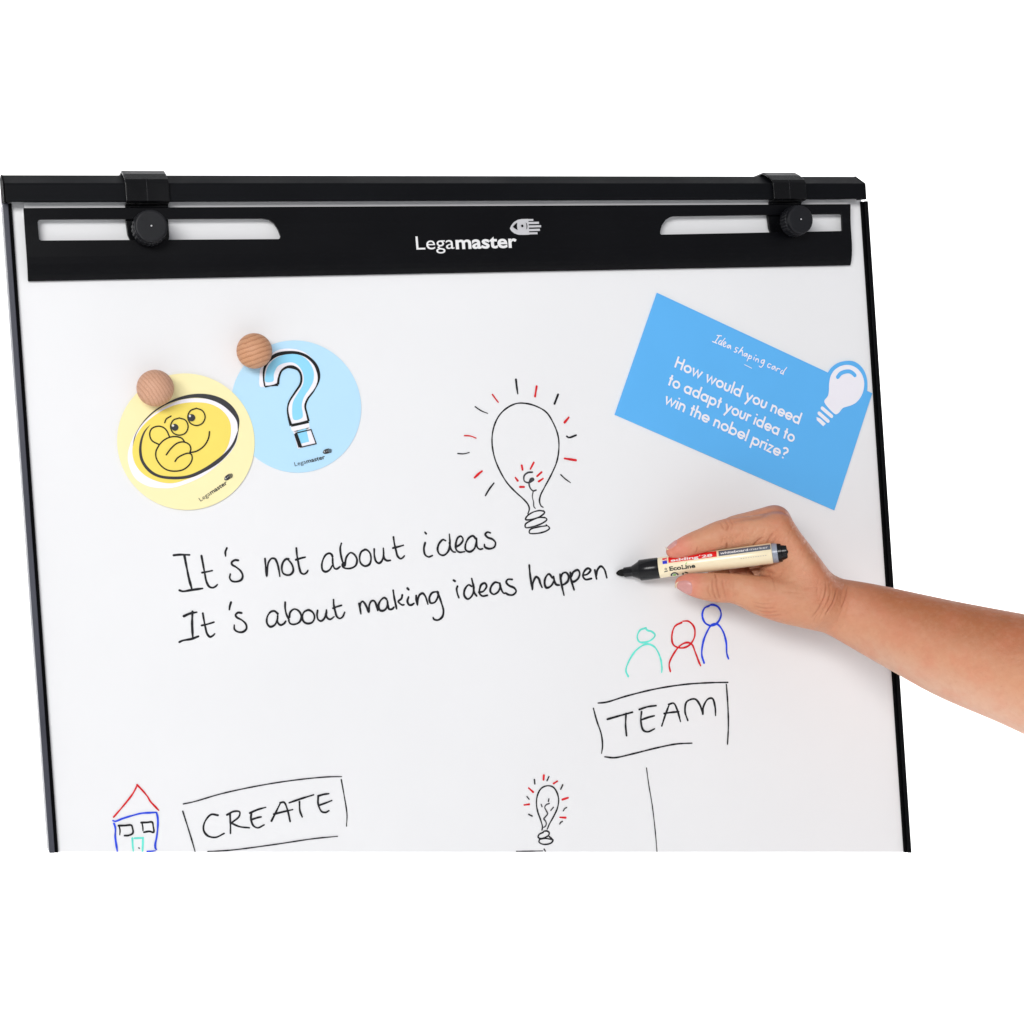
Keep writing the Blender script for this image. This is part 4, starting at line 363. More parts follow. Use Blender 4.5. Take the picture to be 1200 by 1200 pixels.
def knob(xc, yc, face_r):
    k = empty('clamp_knob', W(xc/1000, yc/1000, .0118)); k.parent = EP; k.matrix_parent_inverse = Matrix.Translation(-EP.location)
    n = 96; V, F = [], []
    rings = [(0, face_r-.6, 0), (.5, face_r, 1), (8.6, face_r-.2, 1), (9.0, face_r-.9, 0), (10.2, face_r-1.0, 0), (12.1, face_r-1.15, 0), (12.7, face_r-1.7, 0), (12.9, face_r-2.6, 0)]
    for z, r, fl in rings:
        for i in range(n):
            a = 2*math.pi*i/n; rr = r - (.75 if fl and (i % 4 == 0) else 0) - (.25 if fl and (i % 4 in (1, 3)) else 0)
            V.append((rr*math.cos(a)/1000, -z/1000, rr*math.sin(a)/1000))
    for j in range(len(rings)-1):
        for i in range(n): F.append((j*n+i, j*n+(i+1) % n, (j+1)*n+(i+1) % n, (j+1)*n+i))
    F.append(tuple((len(rings)-1)*n+i for i in range(n))); F.append(tuple(reversed(range(n))))
    me = mesh('knob_body', V, F); fixnormals(me); o = link('knob_body', me, k, [M['knob']])
    for r, z0, z1, m, nm in ((1.15, 12.7, 13.05, M['gap'], 'screw_hole'), (.62, 12.9, 13.4, M['greyprint'], 'screw_tip')):
        V = [(r*math.cos(t)/1000, -z/1000, r*math.sin(t)/1000) for z in (z0, z1) for t in np.linspace(0, 2*math.pi, 20, endpoint=False)]
        F = [(i, (i+1) % 20, (i+1) % 20+20, i+20) for i in range(20)]+[tuple(range(20, 40)), tuple(reversed(range(20)))]
        me = mesh(nm, V, F); fixnormals(me); link(nm, me, k, [m])
knob(-251.6, -39.5, 12.6); knob(271.8, -38.7, 12.6)
# marker drawings and handwriting on the board
z = .00010; KM = ['k', 'g', 'r', 'b', 'c']
for nm, lab, strokes in DRAW:
    V, F, I = [], [], []
    for colr, w, pts in strokes:
        nf = len(F); cx = pts[0][0]
        mmpx = (1.209563*.938+(.345*(cx/1000+.432)))/1.946654   # millimetres on the board per photo pixel at this column
        sm = nm != 'drawn_frame' or len(pts) > 2
        ribbon(V, F, pts, w*mmpx*1.13, z); I += [KM.index(colr)]*(len(F)-nf); z += .00005 if len(strokes) < 8 else .00002
        if z > .0006: z = .00012
    o = flat(nm, V, F, [M[k] for k in KM], board, I)
    if lab: o['label'] = lab
# ------------------------------------------------------------------ round cards
def disc(name, c, r, th, m, label, group):
    t = [(c[0]+r*math.cos(a), c[1]+r*math.sin(a)) for a in np.linspace(0, 2*math.pi, 128, endpoint=False)]
    o = prism(name, t, .0002, .0002+th, m); tag(o, label, 'round card', group); return o
Rr = CF['r'][0]; G = 'round cards held by wooden magnets'
bz = .0008; yc = disc('round_card', CF['bc'], Rr-.3, .0005, M['blue_paper'], 'pale blue round card with a large question mark', G)
bl = yc
def line(name, pts, w, z, m, parent, taper=None, smooth=True, var=.0):
    V, F = [], []; ribbon(V, F, pts, w, z, var, True, smooth); return flat(name, V, F, [m], parent)
fill('question_mark_field', ART['b_white'], bz, M['lilac'], bl)
fill('question_mark_field', ART['b_dotw'], bz, M['lilac'], bl, False)
fill('question_mark', ART['b_fill'], bz+.0001, M['sky'], bl)
fill('question_mark', ART['b_dotf'], bz+.0001, M['sky'], bl, False)
def vline(name, pts, ws, z, m, parent):
    q = catmull(pts); n = len(q); V, F = [], []
    for i in range(n):
        d = q[min(i+1, n-1)]-q[max(i-1, 0)]; d = d/np.linalg.norm(d); w = np.interp(i/(n-1), np.linspace(0, 1, len(ws)), ws)*.75
        V += [(q[i][0]-d[1]*w, q[i][1]+d[0]*w, z+.00004*i/n), (q[i][0]+d[1]*w, q[i][1]-d[0]*w, z+.00004*i/n)]
    for i in range(n-1): F.append((2*i, 2*i+1, 2*i+3, 2*i+2))
    return flat(name, V, F, [m], parent)
vline('outline', ART['b_k1'], [.75, .8, 1.2, 1.7, 1.8, 1.5, 1.4, 1.5, 1.7, 1.2, .5, .9, 1.0, .9, 1.1], bz+.0002, M['outlinek'], bl)
vline('outline', ART['b_k2'], [1.5, 1.3, 1.4], bz+.00026, M['outlinek'], bl)
vline('outline', ART['b_k3'], [1.5, 1.0, .7, .8, .9, 1.1, 1.1, 1.2, 1.7, 1.2, .9, 1.0, 1.3], bz+.00031, M['outlinek'], bl)
vline('outline', ART['b_k4'], [1.6, .8, .5, .9], bz+.00036, M['outlinek'], bl)
vline('outline', ART['b_k5'], [1.7, 1.9], bz+.00041, M['outlinek'], bl)
V, F = [], []; ribbon(V, F, ART['b_k6'], .8, bz+.00046, 0, True, False); flat('outline', V, F, [M['outlinek']], bl)
def logo_small(a, b, e, z, parent, eye_ang):
    d = b-a; L = d.length; an = math.atan2(d.y, d.x)
    put_text('lettering', 'Lega', a.x, a.y, L*.37, L*.185, M['g'], parent, -.005, an, z)
    u = d.normalized()
    put_text('lettering', 'master', a.x+u.x*L*.385, a.y+u.y*L*.385, L*.615, L*.18, M['outline'], parent, .02, an, z)
    n = Vector((-u.y, u.x)); p = e-u*L*.13
    emblem(p.x, p.y, L*.31, an, M['outline'], M['greyprint'], parent, z, None, True)
logo_small(PT['b0']+Vector((0, -.6)), PT['b1']+Vector((0, -.6)), PT['be'], bz+.0003, bl, 0)
yc = disc('round_card', CF['yc'], Rr+.1, .0005, M['yellow_paper'], 'pale yellow round card with a thinking face drawing', G)
yc.location = (0, -.0007, 0)
yz = .0008
fill('face_field', ART['y_white'], yz, M['lilac'], yc)
fill('face', ART['y_oval'], yz+.00008, M['yellow'], yc)
def band(name, o_, i_, z, m, parent):
    a, b = catmull(o_), catmull(i_); n = min(len(a), len(b))
    a = [a[int(round(k*(len(a)-1)/(n-1)))] for k in range(n)]; b = [b[int(round(k*(len(b)-1)/(n-1)))] for k in range(n)]
    V = [(p[0], p[1], z) for p in a]+[(p[0], p[1], z) for p in b]
    return flat(name, V, [(i, i+1, n+i+1, n+i) for i in range(n-1)], [m], parent)
band('outline', ART['y_c1o'], ART['y_c1i'], yz+.00018, M['outline'], yc)
band('outline', ART['y_c2o'], ART['y_c2i'], yz+.00022, M['outline'], yc)
for i in range(1, 9):
    line('face_line', ART['y_l%d' % i], 1.0 if i < 6 else .9, yz+.00020+.00005*i, M['outlinek'], yc)
for k in ('y_p1', 'y_p2'): fill('pupil', ART[k], yz+.0007, M['outline'], yc)
for k in ('y_h1', 'y_h2'): fill('highlight', ART[k], yz+.0008, M['print'], yc)
logo_small(PT['y0']+Vector((.2, -.8)), PT['y1']+Vector((.2, -.8)), PT['ye'], yz+.0003, yc, 0)
# ------------------------------------------------------------------ wooden ball magnets
def ball(p, r, m, label):
    nu, nv = 64, 40; V, F = [], []
    for j in range(nv+1):
        th = math.pi*j/nv
        for i in range(nu):
            a = 2*math.pi*i/nu; y = -r*math.cos(th)
            V.append((r*math.sin(th)*math.cos(a), min(y, r*.90), r*math.sin(th)*math.sin(a)))
    for j in range(nv):
        for i in range(nu): F.append((j*nu+i, j*nu+(i+1) % nu, (j+1)*nu+(i+1) % nu, (j+1)*nu+i))
    me = mesh('wooden_magnet', V, F, True)
    bm = bmesh.new(); bm.from_mesh(me); bmesh.ops.remove_doubles(bm, verts=bm.verts, dist=1e-6); bmesh.ops.recalc_face_normals(bm, faces=bm.faces)
    bm.to_mesh(me); bm.free()
    o = link('wooden_magnet', me, None, [m]); o.location = W(p.x/1000, p.y/1000, .0135)
    tag(o, label, 'magnet', 'wooden ball magnets'); return o
ball(PT['w1'], .0131, wood('beech_wood', (0, math.radians(32), 0), lin((214, 166, 138)), lin((196, 144, 114)), 130), 'round wooden magnet pinning the yellow card')
ball(PT['w2'], .0129, wood('beech_wood_striped', (0, math.radians(-74), 0), lin((212, 158, 122)), lin((182, 124, 88)), 95), 'round striped wooden magnet pinning the blue question mark card')
# ------------------------------------------------------------------ rectangular card
cx, cy, an, cw, ch = CF['card']; ca, sa = math.cos(an), math.sin(an)
def CL(u, v): return (cx+ca*u-sa*v, cy+sa*u+ca*v)
def CI(p): d = (p[0]-cx, p[1]-cy); return (ca*d[0]+sa*d[1], -sa*d[0]+ca*d[1])
arc = catmull(ART['c_out'], False, 6)
outl = [CL(-cw/2, ch/2), CL(-cw/2, -ch/2), CL(cw/2, -ch/2), CL(cw/2, ch/2)]
i0, i1 = CI(arc[0]), CI(arc[-1])
outl += [CL(i1[0], ch/2)] + [tuple(a) for a in arc[::-1]][1:-1] + [CL(i0[0], ch/2)]
card = prism('idea_card', outl, .0002, .0011, M['card']); tag(card, 'blue rectangular card with white question text and bulb tab', 'card')
cz = .0013
fill('bulb_print', ART['c_bulb'], cz, M['cardwhite'], card)
line('glint', ART['c_arc'], 3.4, cz+.0001, M['card'], card)
line('bulb_thread', ART['c_b1'], 3.0, cz, M['cardwhite'], card); line('bulb_thread', ART['c_b2'], 3.0, cz, M['cardwhite'], card)
fill('bulb_thread', ART['c_b3'], cz, M['cardwhite'], card, False)
V, F = [], []
for i in range(24): ribbon(V, F, ART['t%d' % i], .85, cz+.00002*i, .05)
flat('small_lettering', V, F, [M['cardwhite']], card)
V, F = [], []; ribbon(V, F, ART['t24'], .5, cz, 0); flat('rule', V, F, [M['cardwhite']], card)
def arcp(x, y, r, a0, a1, n=16, ry=None): return [(x+r*math.cos(math.radians(a)), y+(ry or r)*math.sin(math.radians(a))) for a in np.linspace(a0, a1, n)]
O = arcp(.5, .5, .4, 0, 360, 28)
GL = {'o': ([O], 1.1), 'a': ([O, [(.9, 0), (.9, 1)]], 1.18), 'd': ([O, [(.9, 0), (.9, 1.62)]], 1.18), 'b': ([O, [(.1, 0), (.1, 1.62)]], 1.12),
 'p': ([O, [(.1, -.55), (.1, 1)]], 1.12), 'e': ([[(.1, .48), (.89, .48)]+arcp(.5, .5, .4, 8, 325, 24)], 1.08),
 'w': ([[(.05, 1), (.36, .08), (.66, .92), (.96, .08), (1.27, 1)]], 1.42), 'u': ([[(.12, 1), (.12, .38)]+arcp(.42, .38, .3, 200, 340, 10)+[(.72, .38), (.72, 1)]], .98),
 'n': ([[(.12, 0), (.12, 1)], [(.12, .55)]+arcp(.42, .6, .3, 160, 20, 10)+[(.72, .55), (.72, 0)]], .96), 'h': ([[(.12, 0), (.12, 1.62)], [(.12, .55)]+arcp(.42, .6, .3, 160, 20, 10)+[(.72, .55), (.72, 0)]], .96),
 'l': ([[(.12, 0), (.12, 1.62)]], .36), 'y': ([[(.05, 1), (.45, .12)], [(.85, 1), (.2, -.55)]], 1.0), 't': ([[(.26, 0), (.26, 1.42)], [(.02, .92), (.5, .92)]], .62),
 'i': ([[(.12, 0), (.12, 1)], [(.12, 1.28), (.12, 1.48)]], .36), 'r': ([[(.12, 0), (.12, 1)], arcp(.42, .6, .3, 160, 60, 8)], .62),
 'z': ([[(.05, .92), (.6, .92), (.06, .08), (.64, .08)]], .8), 'H': ([[(.12, 0), (.12, 1.5)], [(.92, 0), (.92, 1.5)], [(.12, .82), (.92, .82)]], 1.18),
 '?': ([arcp(.38, 1.16, .3, 170, -60, 14)+[(.36, .72), (.36, .48)], [(.36, .02), (.36, .22)]], .78), ' ': ([], .5)}
def stroke_text(s, a, b, xh, sw, z, m, parent):
    tot = sum(GL[c][1] for c in s); d = Vector(b)-Vector(a); sx = d.length/tot; u = d.normalized(); n = Vector((-u.y, u.x)); x = 0; V, F = [], []
    for c in s:
        for st in GL[c][0]:
            pts = [tuple(Vector(a)+u*(x+q[0])*sx+n*q[1]*xh) for q in st]
            ribbon(V, F, pts, sw, z, 0, c == 'o', False); z += .000006
        x += GL[c][1]
    return flat('lettering', V, F, [m], parent)
for k, s in enumerate(('How would you need', 'to adapt your idea to', 'win the nobel prize?')):
    stroke_text(s, PT['L%d' % (2*k)], PT['L%d' % (2*k+1)], 6.35, 1.6, cz, M['cardwhite'], card)
# ------------------------------------------------------------------ marker pen
AX = [Wd(a) for a in CAM_AX]; T0 = W(*TIP)
def LW(p): return T0 + (AX[0]*p[0]+AX[1]*p[1]+AX[2]*p[2])/1000
HM = Matrix.Translation(T0) @ Matrix([AX[0], AX[1], AX[2]]).transposed().to_4x4()
ax = (LW(MK[1])-LW(MK[0])).normalized(); az = (AX[2]-ax*AX[2].dot(ax)).normalized(); ay = az.cross(ax)
marker = empty('marker_pen'); marker.matrix_world = Matrix.Translation(LW(MK[0])) @ Matrix([ax, ay, az]).transposed().to_4x4()
tag(marker, 'black and cream whiteboard marker held in the hand', 'marker')
RB = 8.25
def lathe(name, prof, m, parent, n=64, sharp=35):
    V, F = [], []
    for x, r in prof:
        for i in range(n): a = 2*math.pi*i/n; V.append((x/1000, r*math.sin(a)/1000, r*math.cos(a)/1000))
    for j in range(len(prof)-1):
        for i in range(n): F.append((j*n+i, j*n+(i+1) % n, (j+1)*n+(i+1) % n, (j+1)*n+i))
    F += [tuple(range(n)), tuple((len(prof)-1)*n+i for i in range(n))]
    me = mesh(name, V, F, True); fixnormals(me)
    me.set_sharp_from_angle(angle=math.radians(sharp))
    return link(name, me, parent, [m])
lathe('nib', [(0, .25), (.35, .9), (1.2, 1.65), (2.6, 2.4), (4.4, 2.85), (6.4, 3.0), (7.5, 3.0)], M['nib'], marker)
grip = lathe('grip', [(6.2, 3.1), (6.3, 3.75), (7.0, 3.95), (12.6, 4.1), (13.2, 4.5), (15.5, 5.6), (18.2, 7.1), (18.7, 7.35), (18.8, 7.9), (19.6, 8.35), (27, 8.45), (33.8, 8.3), (34.2, 8.1), (34.3, 7.7), (36, 7.7)], M['pen'], marker)
barrel = lathe('barrel', [(34.4, 7.2), (34.5, 8.0), (35.0, RB), (80, RB), (122.8, RB), (123.4, RB-.25), (123.6, 7.2)], M['barrel'], marker)
lathe('ring', [(123.6, 7.0), (123.7, RB-.35), (127.6, RB-.45), (127.9, 7.2)], M['ring'], marker)
lathe('end_plug', [(127.9, 6.9), (128.0, 7.75), (130.6, 7.7), (130.9, 7.3), (131.0, 6.75), (134.6, 6.6), (135.0, 6.2), (135.1, 4.8), (136.2, 4.6), (136.4, 4.2)], M['pen'], marker)
ea = 4                                  # fluted end knob: small fins round the plug
def wrap(name, V, F, m, parent, dr=.12):
    vs = [(x/1000, (RB+dr)*math.sin(y/RB)/1000, (RB+dr)*math.cos(y/RB)/1000) for x, y in V]
    fs = []
    for f in F:
        a, b, c = (Vector(vs[i]) for i in f[:3]); nn = (b-a).cross(c-a); fs.append(f if nn.dot(Vector((0, a.y, a.z))) > 0 else tuple(reversed(f)))
    return link(name, mesh(name, vs, fs, False), parent, [m])
def patch(name, s0, s1, p0, p1, m, dr=.06):
    n = 14; V, F = [], []
    for i in range(n+1):
        y = math.radians(p0+(p1-p0)*i/n)*RB; V += [(s0, y), (s1, y)]
    F = [(2*i, 2*i+1, 2*i+3, 2*i+2) for i in range(n)]
    o = wrap(name, V, F, m, barrel, dr); o.data.polygons.foreach_set('use_smooth', [True]*len(o.data.polygons)); return o
def ptext(s, s0, s1, ph, size, m, bold=.02, shear=0, dr=.16):
    vs, fs = text_mesh(s, bold, shear, s1-s0, size); y0 = math.radians(ph)*RB
    return wrap('lettering', [(s0+a, y0+b) for a, b in vs], fs, m, barrel, dr)
patch('red_band', 43.0, 81.0, 23, 64, M['redband']); patch('grey_band', 82.6, 123.0, 24, 60, M['greyband'])
patch('red_mark', 38.3, 42.0, 41, 62, M['redband']); patch('blue_mark', 38.3, 42.0, 20, 39, M['bluelab'])
wrap('white_mark', [(38.3, 5.6), (42, 6.6), (42, 7.3), (40.6, 7.0), (40.4, 6.5), (38.3, 6.3)], [(0, 1, 2, 3, 4, 5)], M['print'], barrel, .2)
ptext('edding', 44.8, 66.8, 28, 3.3, M['print'], .03); ptext("'", 67.4, 68.2, 28, 3.6, M['print'], .03); ptext('28', 69.2, 77.6, 28, 3.3, M['print'], .03)
ptext('EcoLine', 43.0, 63.4, -21, 4.6, M['ecoink'], .035)
wrap('leaf_mark', [(55.6, .2), (57.2, 1.1), (57.9, 1.9), (56.6, 1.7)], [(0, 1, 2, 3)], M['green'], barrel)
ptext('whiteboard', 83.8, 105.6, 33, 3.1, M['print'], .025); ptext('marker', 106.8, 121.0, 33, 3.1, M['print'], .0)
for k in range(11):
    wrap('fine_print', [(99+k*1.9, -1.0), (100.1+k*1.9, -1.0), (100.1+k*1.9, -.4), (99+k*1.9, -.4)], [(0, 1, 2, 3)], M['faint'], barrel, .1)
def ringp(cx_, cy_, r0, r1, m, nm, a0=0, a1=360):
    n = 24; V, F = [], []
    for i in range(n+1):
        a = math.radians(a0+(a1-a0)*i/n); V += [(cx_+r0*math.cos(a), cy_+r0*math.sin(a)), (cx_+r1*math.cos(a), cy_+r1*math.sin(a))]
    for i in range(n): F.append((2*i, 2*i+1, 2*i+3, 2*i+2))
    return wrap(nm, V, F, m, barrel, .13)
ringp(46.2, -8.0, 1.9, 3.2, M['ecoink'], 'round_seal', -25, 205); ringp(46.2, -8.0, .05, 1.5, M['green'], 'seal_centre'); ringp(46.2, -8.0, 1.5, 1.9, M['print'], 'seal_ring')
ringp(40.3, -1.2, .5, .9, M['ecoink'], 'small_seal'); wrap('wedge_mark', [(38.6, -3.8), (41.8, -3.2), (41.8, -2.6), (40.2, -2.6), (38.6, -3.2)], [(0, 1, 2, 3, 4)], M['ecoink'], barrel)
for a0 in (10, 130, 250): ringp(54.6, -8.2, 1.3, 2.5, M['ecoink'], 'recycling_arrow', a0, a0+88)
# ------------------------------------------------------------------ person (hand and forearm)
def smin(a, b, k):
    h = np.clip(.5+.5*(b-a)/k, 0, 1); return b*(1-h)+a*h-k*h*(1-h)
def build_arm(h=.72):
    ch = {nm: (np.array(js, float), k, sq) for nm, js, k, sq in ARM}
    o0 = ch['index'][0][-1, :3].copy(); e = ch['forearm'][0][-1, :3]-o0; e /= np.linalg.norm(e)
    u2 = np.cross(np.array([0, 0, 1.0]), e); u2 /= np.linalg.norm(u2); u3 = np.cross(e, u2); Q = np.stack([e, u2, u3])
    J = {}; lo = np.full(3, 1e9); hi = -lo
    for nm, (js, k, sq) in ch.items():
        q = js.copy(); q[:, :3] = (js[:, :3]-o0)@Q.T; J[nm] = q
        lo = np.minimum(lo, (q[:, :3]-q[:, 3:4]).min(0)); hi = np.maximum(hi, (q[:, :3]+q[:, 3:4]).max(0))
    lo -= 4; hi += 4; N = np.ceil((hi-lo)/h).astype(int)
    axs = [(lo[i]+h*np.arange(N[i])).astype(np.float32) for i in range(3)]
    def chain(nm, kin=3.0):
        js = J[nm]; F = np.full(tuple(N), 60, np.float32); m = 16
        cz = 1.12 if nm == 'forearm' else 1.0
        for a, b in zip(js[:-1], js[1:]):
            l = np.minimum(a[:3]-a[3], b[:3]-b[3])-m; hh = np.maximum(a[:3]+a[3], b[:3]+b[3])+m
            i0 = np.clip(((l-lo)/h).astype(int), 0, N); i1 = np.clip(((hh-lo)/h).astype(int)+1, 0, N)
            X = axs[0][i0[0]:i1[0]][:, None, None]; Y = axs[1][i0[1]:i1[1]][None, :, None]; Zz = axs[2][i0[2]:i1[2]][None, None, :]
            d = b[:3]-a[:3]; L2 = float(d@d)
            t = np.clip(((X-a[0])*d[0]+(Y-a[1])*d[1]+(Zz-a[2])*d[2])/L2, 0, 1)
            dd = np.sqrt((X-a[0]-t*d[0])**2+(Y-a[1]-t*d[1])**2+((Zz-a[2]-t*d[2])*cz)**2)-(a[3]+t*(b[3]-a[3]))
            s = (slice(i0[0], i1[0]), slice(i0[1], i1[1]), slice(i0[2], i1[2])); F[s] = smin(F[s], dd.astype(np.float32), kin if nm != 'forearm' else 8)
        return F
    fing = chain('index')
    for nm in ('middle', 'ring', 'little'): fing = smin(fing, chain(nm), 1.6)
    palm = chain('palm_i')
    for nm in ('palm_m', 'palm_r', 'palm_l', 'web'): palm = smin(palm, chain(nm), 11)
    palm = smin(palm, chain('thumb'), 6); palm = smin(palm, chain('forearm'), 8)
    F = smin(palm, fing, 3.5)
    del palm, fing
    # naive surface nets
    S = F < 0; cnt = np.zeros(tuple(n-1 for n in N), np.int8)
    for dx in (0, 1):
        for dy in (0, 1):
            for dz in (0, 1): cnt += S[dx:N[0]-1+dx, dy:N[1]-1+dy, dz:N[2]-1+dz]
    act = (cnt > 0) & (cnt < 8); idx = np.argwhere(act); vid = np.full(act.shape, -1, np.int32); vid[act] = np.arange(len(idx))
    acc = np.zeros((len(idx), 3)); num = np.zeros(len(idx)); cor = [(x, y, z_) for x in (0, 1) for y in (0, 1) for z_ in (0, 1)]
    fv = {c: F[idx[:, 0]+c[0], idx[:, 1]+c[1], idx[:, 2]+c[2]] for c in cor}
    for c in cor:
        for a in range(3):
            if c[a] == 0:
                d = list(c); d[a] = 1; d = tuple(d); A, B = fv[c], fv[d]; m = (A < 0) != (B < 0); t = np.where(m, A/np.where(m, A-B, 1), 0)
                p = np.tile(np.array(c, float), (len(idx), 1)); p[:, a] += t; acc[m] += p[m]; num[m] += 1
    P = lo+(idx+acc/num[:, None])*h
    quads = []
    for a in range(3):
        b, c = (a+1) % 3, (a+2) % 3
        s0 = [slice(1, n-1) for n in N]; s1 = list(s0); s0[a] = slice(0, N[a]-1); s1[a] = slice(1, N[a])
        A, B = S[tuple(s0)], S[tuple(s1)]; e_ = np.argwhere(A != B); fl = A[e_[:, 0], e_[:, 1], e_[:, 2]]
        off = np.array([1, 1, 1]); off[a] = 0; g = e_+off
        def v(db, dc):
            q = g.copy(); q[:, b] -= db; q[:, c] -= dc; return vid[q[:, 0], q[:, 1], q[:, 2]]
        q = np.stack([v(1, 1), v(0, 1), v(0, 0), v(1, 0)], 1); q[~fl] = q[~fl][:, ::-1]; quads.append(q)
    Qd = np.concatenate(quads)
    P = P@Q+o0
    return P, Qd
P, Qd = build_arm()
def vnormals(P, Qd):
    n = np.cross(P[Qd[:, 2]]-P[Qd[:, 0]], P[Qd[:, 3]]-P[Qd[:, 1]]); N = np.zeros_like(P)
    for i in range(4): np.add.at(N, Qd[:, i], n)
    return N/np.maximum(np.linalg.norm(N, axis=1), 1e-9)[:, None]
# one light smoothing pass
def relax(P, Qd, it, lam=.5):
    for _ in range(it):
        A = np.zeros_like(P); c = np.zeros(len(P))
        for i in range(4):
            np.add.at(A, Qd[:, i], P[Qd[:, (i+1) % 4]]+P[Qd[:, (i+3) % 4]]); np.add.at(c, Qd[:, i], 2)
        P = P+lam*(A/c[:, None]-P)
    return P
P = relax(P, Qd, 3)
Nn = vnormals(P, Qd)
crease = np.zeros(len(P)); disp = np.zeros(len(P))
sel = np.where((P[:, 0] < 215) & (Nn[:, 2] > .05))[0]; XY = P[sel][:, :2]
for pl, dep, wid in CREASES:
    pts = np.array(catmull(pl)); d = np.full(len(sel), 1e9)
    L = np.linspace(0, 1, len(pts)); fade = np.zeros(len(sel))
    for i in range(len(pts)-1):
        a, b = pts[i], pts[i+1]; e = b-a; t = np.clip(((XY-a)@e)/(e@e), 0, 1); dd = np.linalg.norm(XY-a-t[:, None]*e, axis=1)
        m = dd < d; d[m] = dd[m]; fade[m] = (L[i]+t*(L[i+1]-L[i]))[m]
    fd = np.clip(np.minimum(fade, 1-fade)*5+.25, 0, 1)
    w = max(wid, .62); disp[sel] += fd*(-dep*1.3*np.exp(-(d/w)**2)+.28*dep*np.exp(-((d-2.1*w)/w)**2)); crease[sel] = np.maximum(crease[sel], fd*min(1, dep*1.4)*np.exp(-(d/(w*.9))**2))
def wrinkle(x0, y0, x1, y1, n, amp, ang, length):
    rs = np.random.RandomState(int(x0+n*7)); d = np.zeros(len(sel))
    for _ in range(n):
        c = np.array([rs.uniform(x0, x1), rs.uniform(y0, y1)]); a = math.radians(ang+rs.uniform(-16, 16)); e = np.array([math.cos(a), math.sin(a)])
        q = XY-c; al = q@e; ac = q@np.array([-e[1], e[0]])+.02*al**2; L_ = length*rs.uniform(.5, 1.2)
        d -= amp*2.1*rs.uniform(.4, 1)*np.exp(-(ac/.85)**2)*np.exp(-(al/L_)**4)
    return d
disp[sel] += wrinkle(100, 2, 150, 38, 26, .16, 62, 5) + wrinkle(112, -30, 158, -2, 26, .16, 10, 6) + wrinkle(150, -45, 180, -5, 22, .2, 68, 8) + wrinkle(74, -22, 92, -6, 14, .2, 84, 4) + wrinkle(80, 26, 98, 42, 14, .2, 80, 3)
P = P+Nn*disp[:, None]
me = bpy.data.meshes.new('person')
me.vertices.add(len(P)); me.vertices.foreach_set('co', (P/1000).astype(np.float32).ravel())
me.loops.add(len(Qd)*4); me.loops.foreach_set('vertex_index', Qd.astype(np.int32).ravel())
me.polygons.add(len(Qd)); me.polygons.foreach_set('loop_start', np.arange(0, len(Qd)*4, 4, dtype=np.int32)); me.polygons.foreach_set('use_smooth', np.ones(len(Qd), bool))
me.update(calc_edges=True); me.validate()
ss = lambda x, a, b: (lambda t: t*t*(3-2*t))(np.clip((x-a)/(b-a), 0, 1))
base = np.array(lin((204, 146, 113))[:3]); tan_shade = np.array(lin((172, 102, 62))[:3]); pale = np.array(lin((208, 166, 142))[:3]); pink = np.array(lin((214, 133, 112))[:3]); red = np.array(lin((150, 78, 50))[:3])
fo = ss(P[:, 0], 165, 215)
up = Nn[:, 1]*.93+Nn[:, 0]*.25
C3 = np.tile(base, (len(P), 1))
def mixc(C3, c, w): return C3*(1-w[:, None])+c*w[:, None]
C3 = mixc(C3, tan_shade, fo*ss(up, -.25, .75)*.95+(1-fo)*ss(Nn[:, 0]*.8+Nn[:, 1]*.35, .05, .8)*.9*ss(P[:, 0], 75, 120))  # tan on the upper forearm; shade painted on the hand's right-facing side
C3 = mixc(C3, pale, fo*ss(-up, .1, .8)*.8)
tipd = np.minimum(np.linalg.norm(P-np.array(NAILS['index'][0][:3]), axis=1), np.linalg.norm(P-np.array(NAILS['thumb'][0][:3]), axis=1))
C3 = mixc(C3, pink, 1-ss(tipd, 9, 26))
J_ = {nm: np.array(js) for nm, js, k, sq in ARM}
for cx_, cy_, rr, am in ((84.0, 32.0, 12, .30), (78.0, -12.0, 12, .32), (128.0, 36.0, 16, .26), (120.0, -26.0, 16, .18), (165.0, -20.0, 26, .22)):
    C3 = mixc(C3, np.array(lin((182, 106, 74))[:3]), am*np.exp(-((P[:, 0]-cx_)**2+(P[:, 1]-cy_)**2)/rr**2))
C3 = mixc(C3, red, crease*.55)
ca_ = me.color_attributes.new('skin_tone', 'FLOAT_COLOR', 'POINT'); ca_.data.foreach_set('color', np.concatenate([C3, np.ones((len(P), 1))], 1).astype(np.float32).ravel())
sk = bpy.data.materials.new('skin'); sk.use_nodes = True; nt = sk.node_tree; b = nt.nodes['Principled BSDF']
at = nt.nodes.new('ShaderNodeAttribute'); at.attribute_name = 'skin_tone'; tc = nt.nodes.new('ShaderNodeTexCoord')
def noise(scale, det=4, vec=None):
    n = nt.nodes.new('ShaderNodeTexNoise'); n.inputs['Scale'].default_value = scale; n.inputs['Detail'].default_value = det
    nt.links.new(tc.outputs['Object'], n.inputs['Vector']); return n
def mixn(a, bcol, fac, mode='MIX'):
    m = nt.nodes.new('ShaderNodeMixRGB'); m.blend_type = mode; nt.links.new(a, m.inputs[1])
    if isinstance(bcol, tuple): m.inputs[2].default_value = bcol
    else: nt.links.new(bcol, m.inputs[2])
    if isinstance(fac, (int, float)): m.inputs[0].default_value = fac
    else: nt.links.new(fac, m.inputs[0])
    return m.outputs[0]
def rng(n, a, b_, c, d):
    m = nt.nodes.new('ShaderNodeMapRange'); m.inputs[1].default_value = a; m.inputs[2].default_value = b_; m.inputs[3].default_value = c; m.inputs[4].default_value = d
    nt.links.new(n, m.inputs[0]); return m.outputs[0]
colr = mixn(at.outputs['Color'], lin((205, 120, 92)), rng(noise(55, 5).outputs[0], .42, .75, 0, .38))
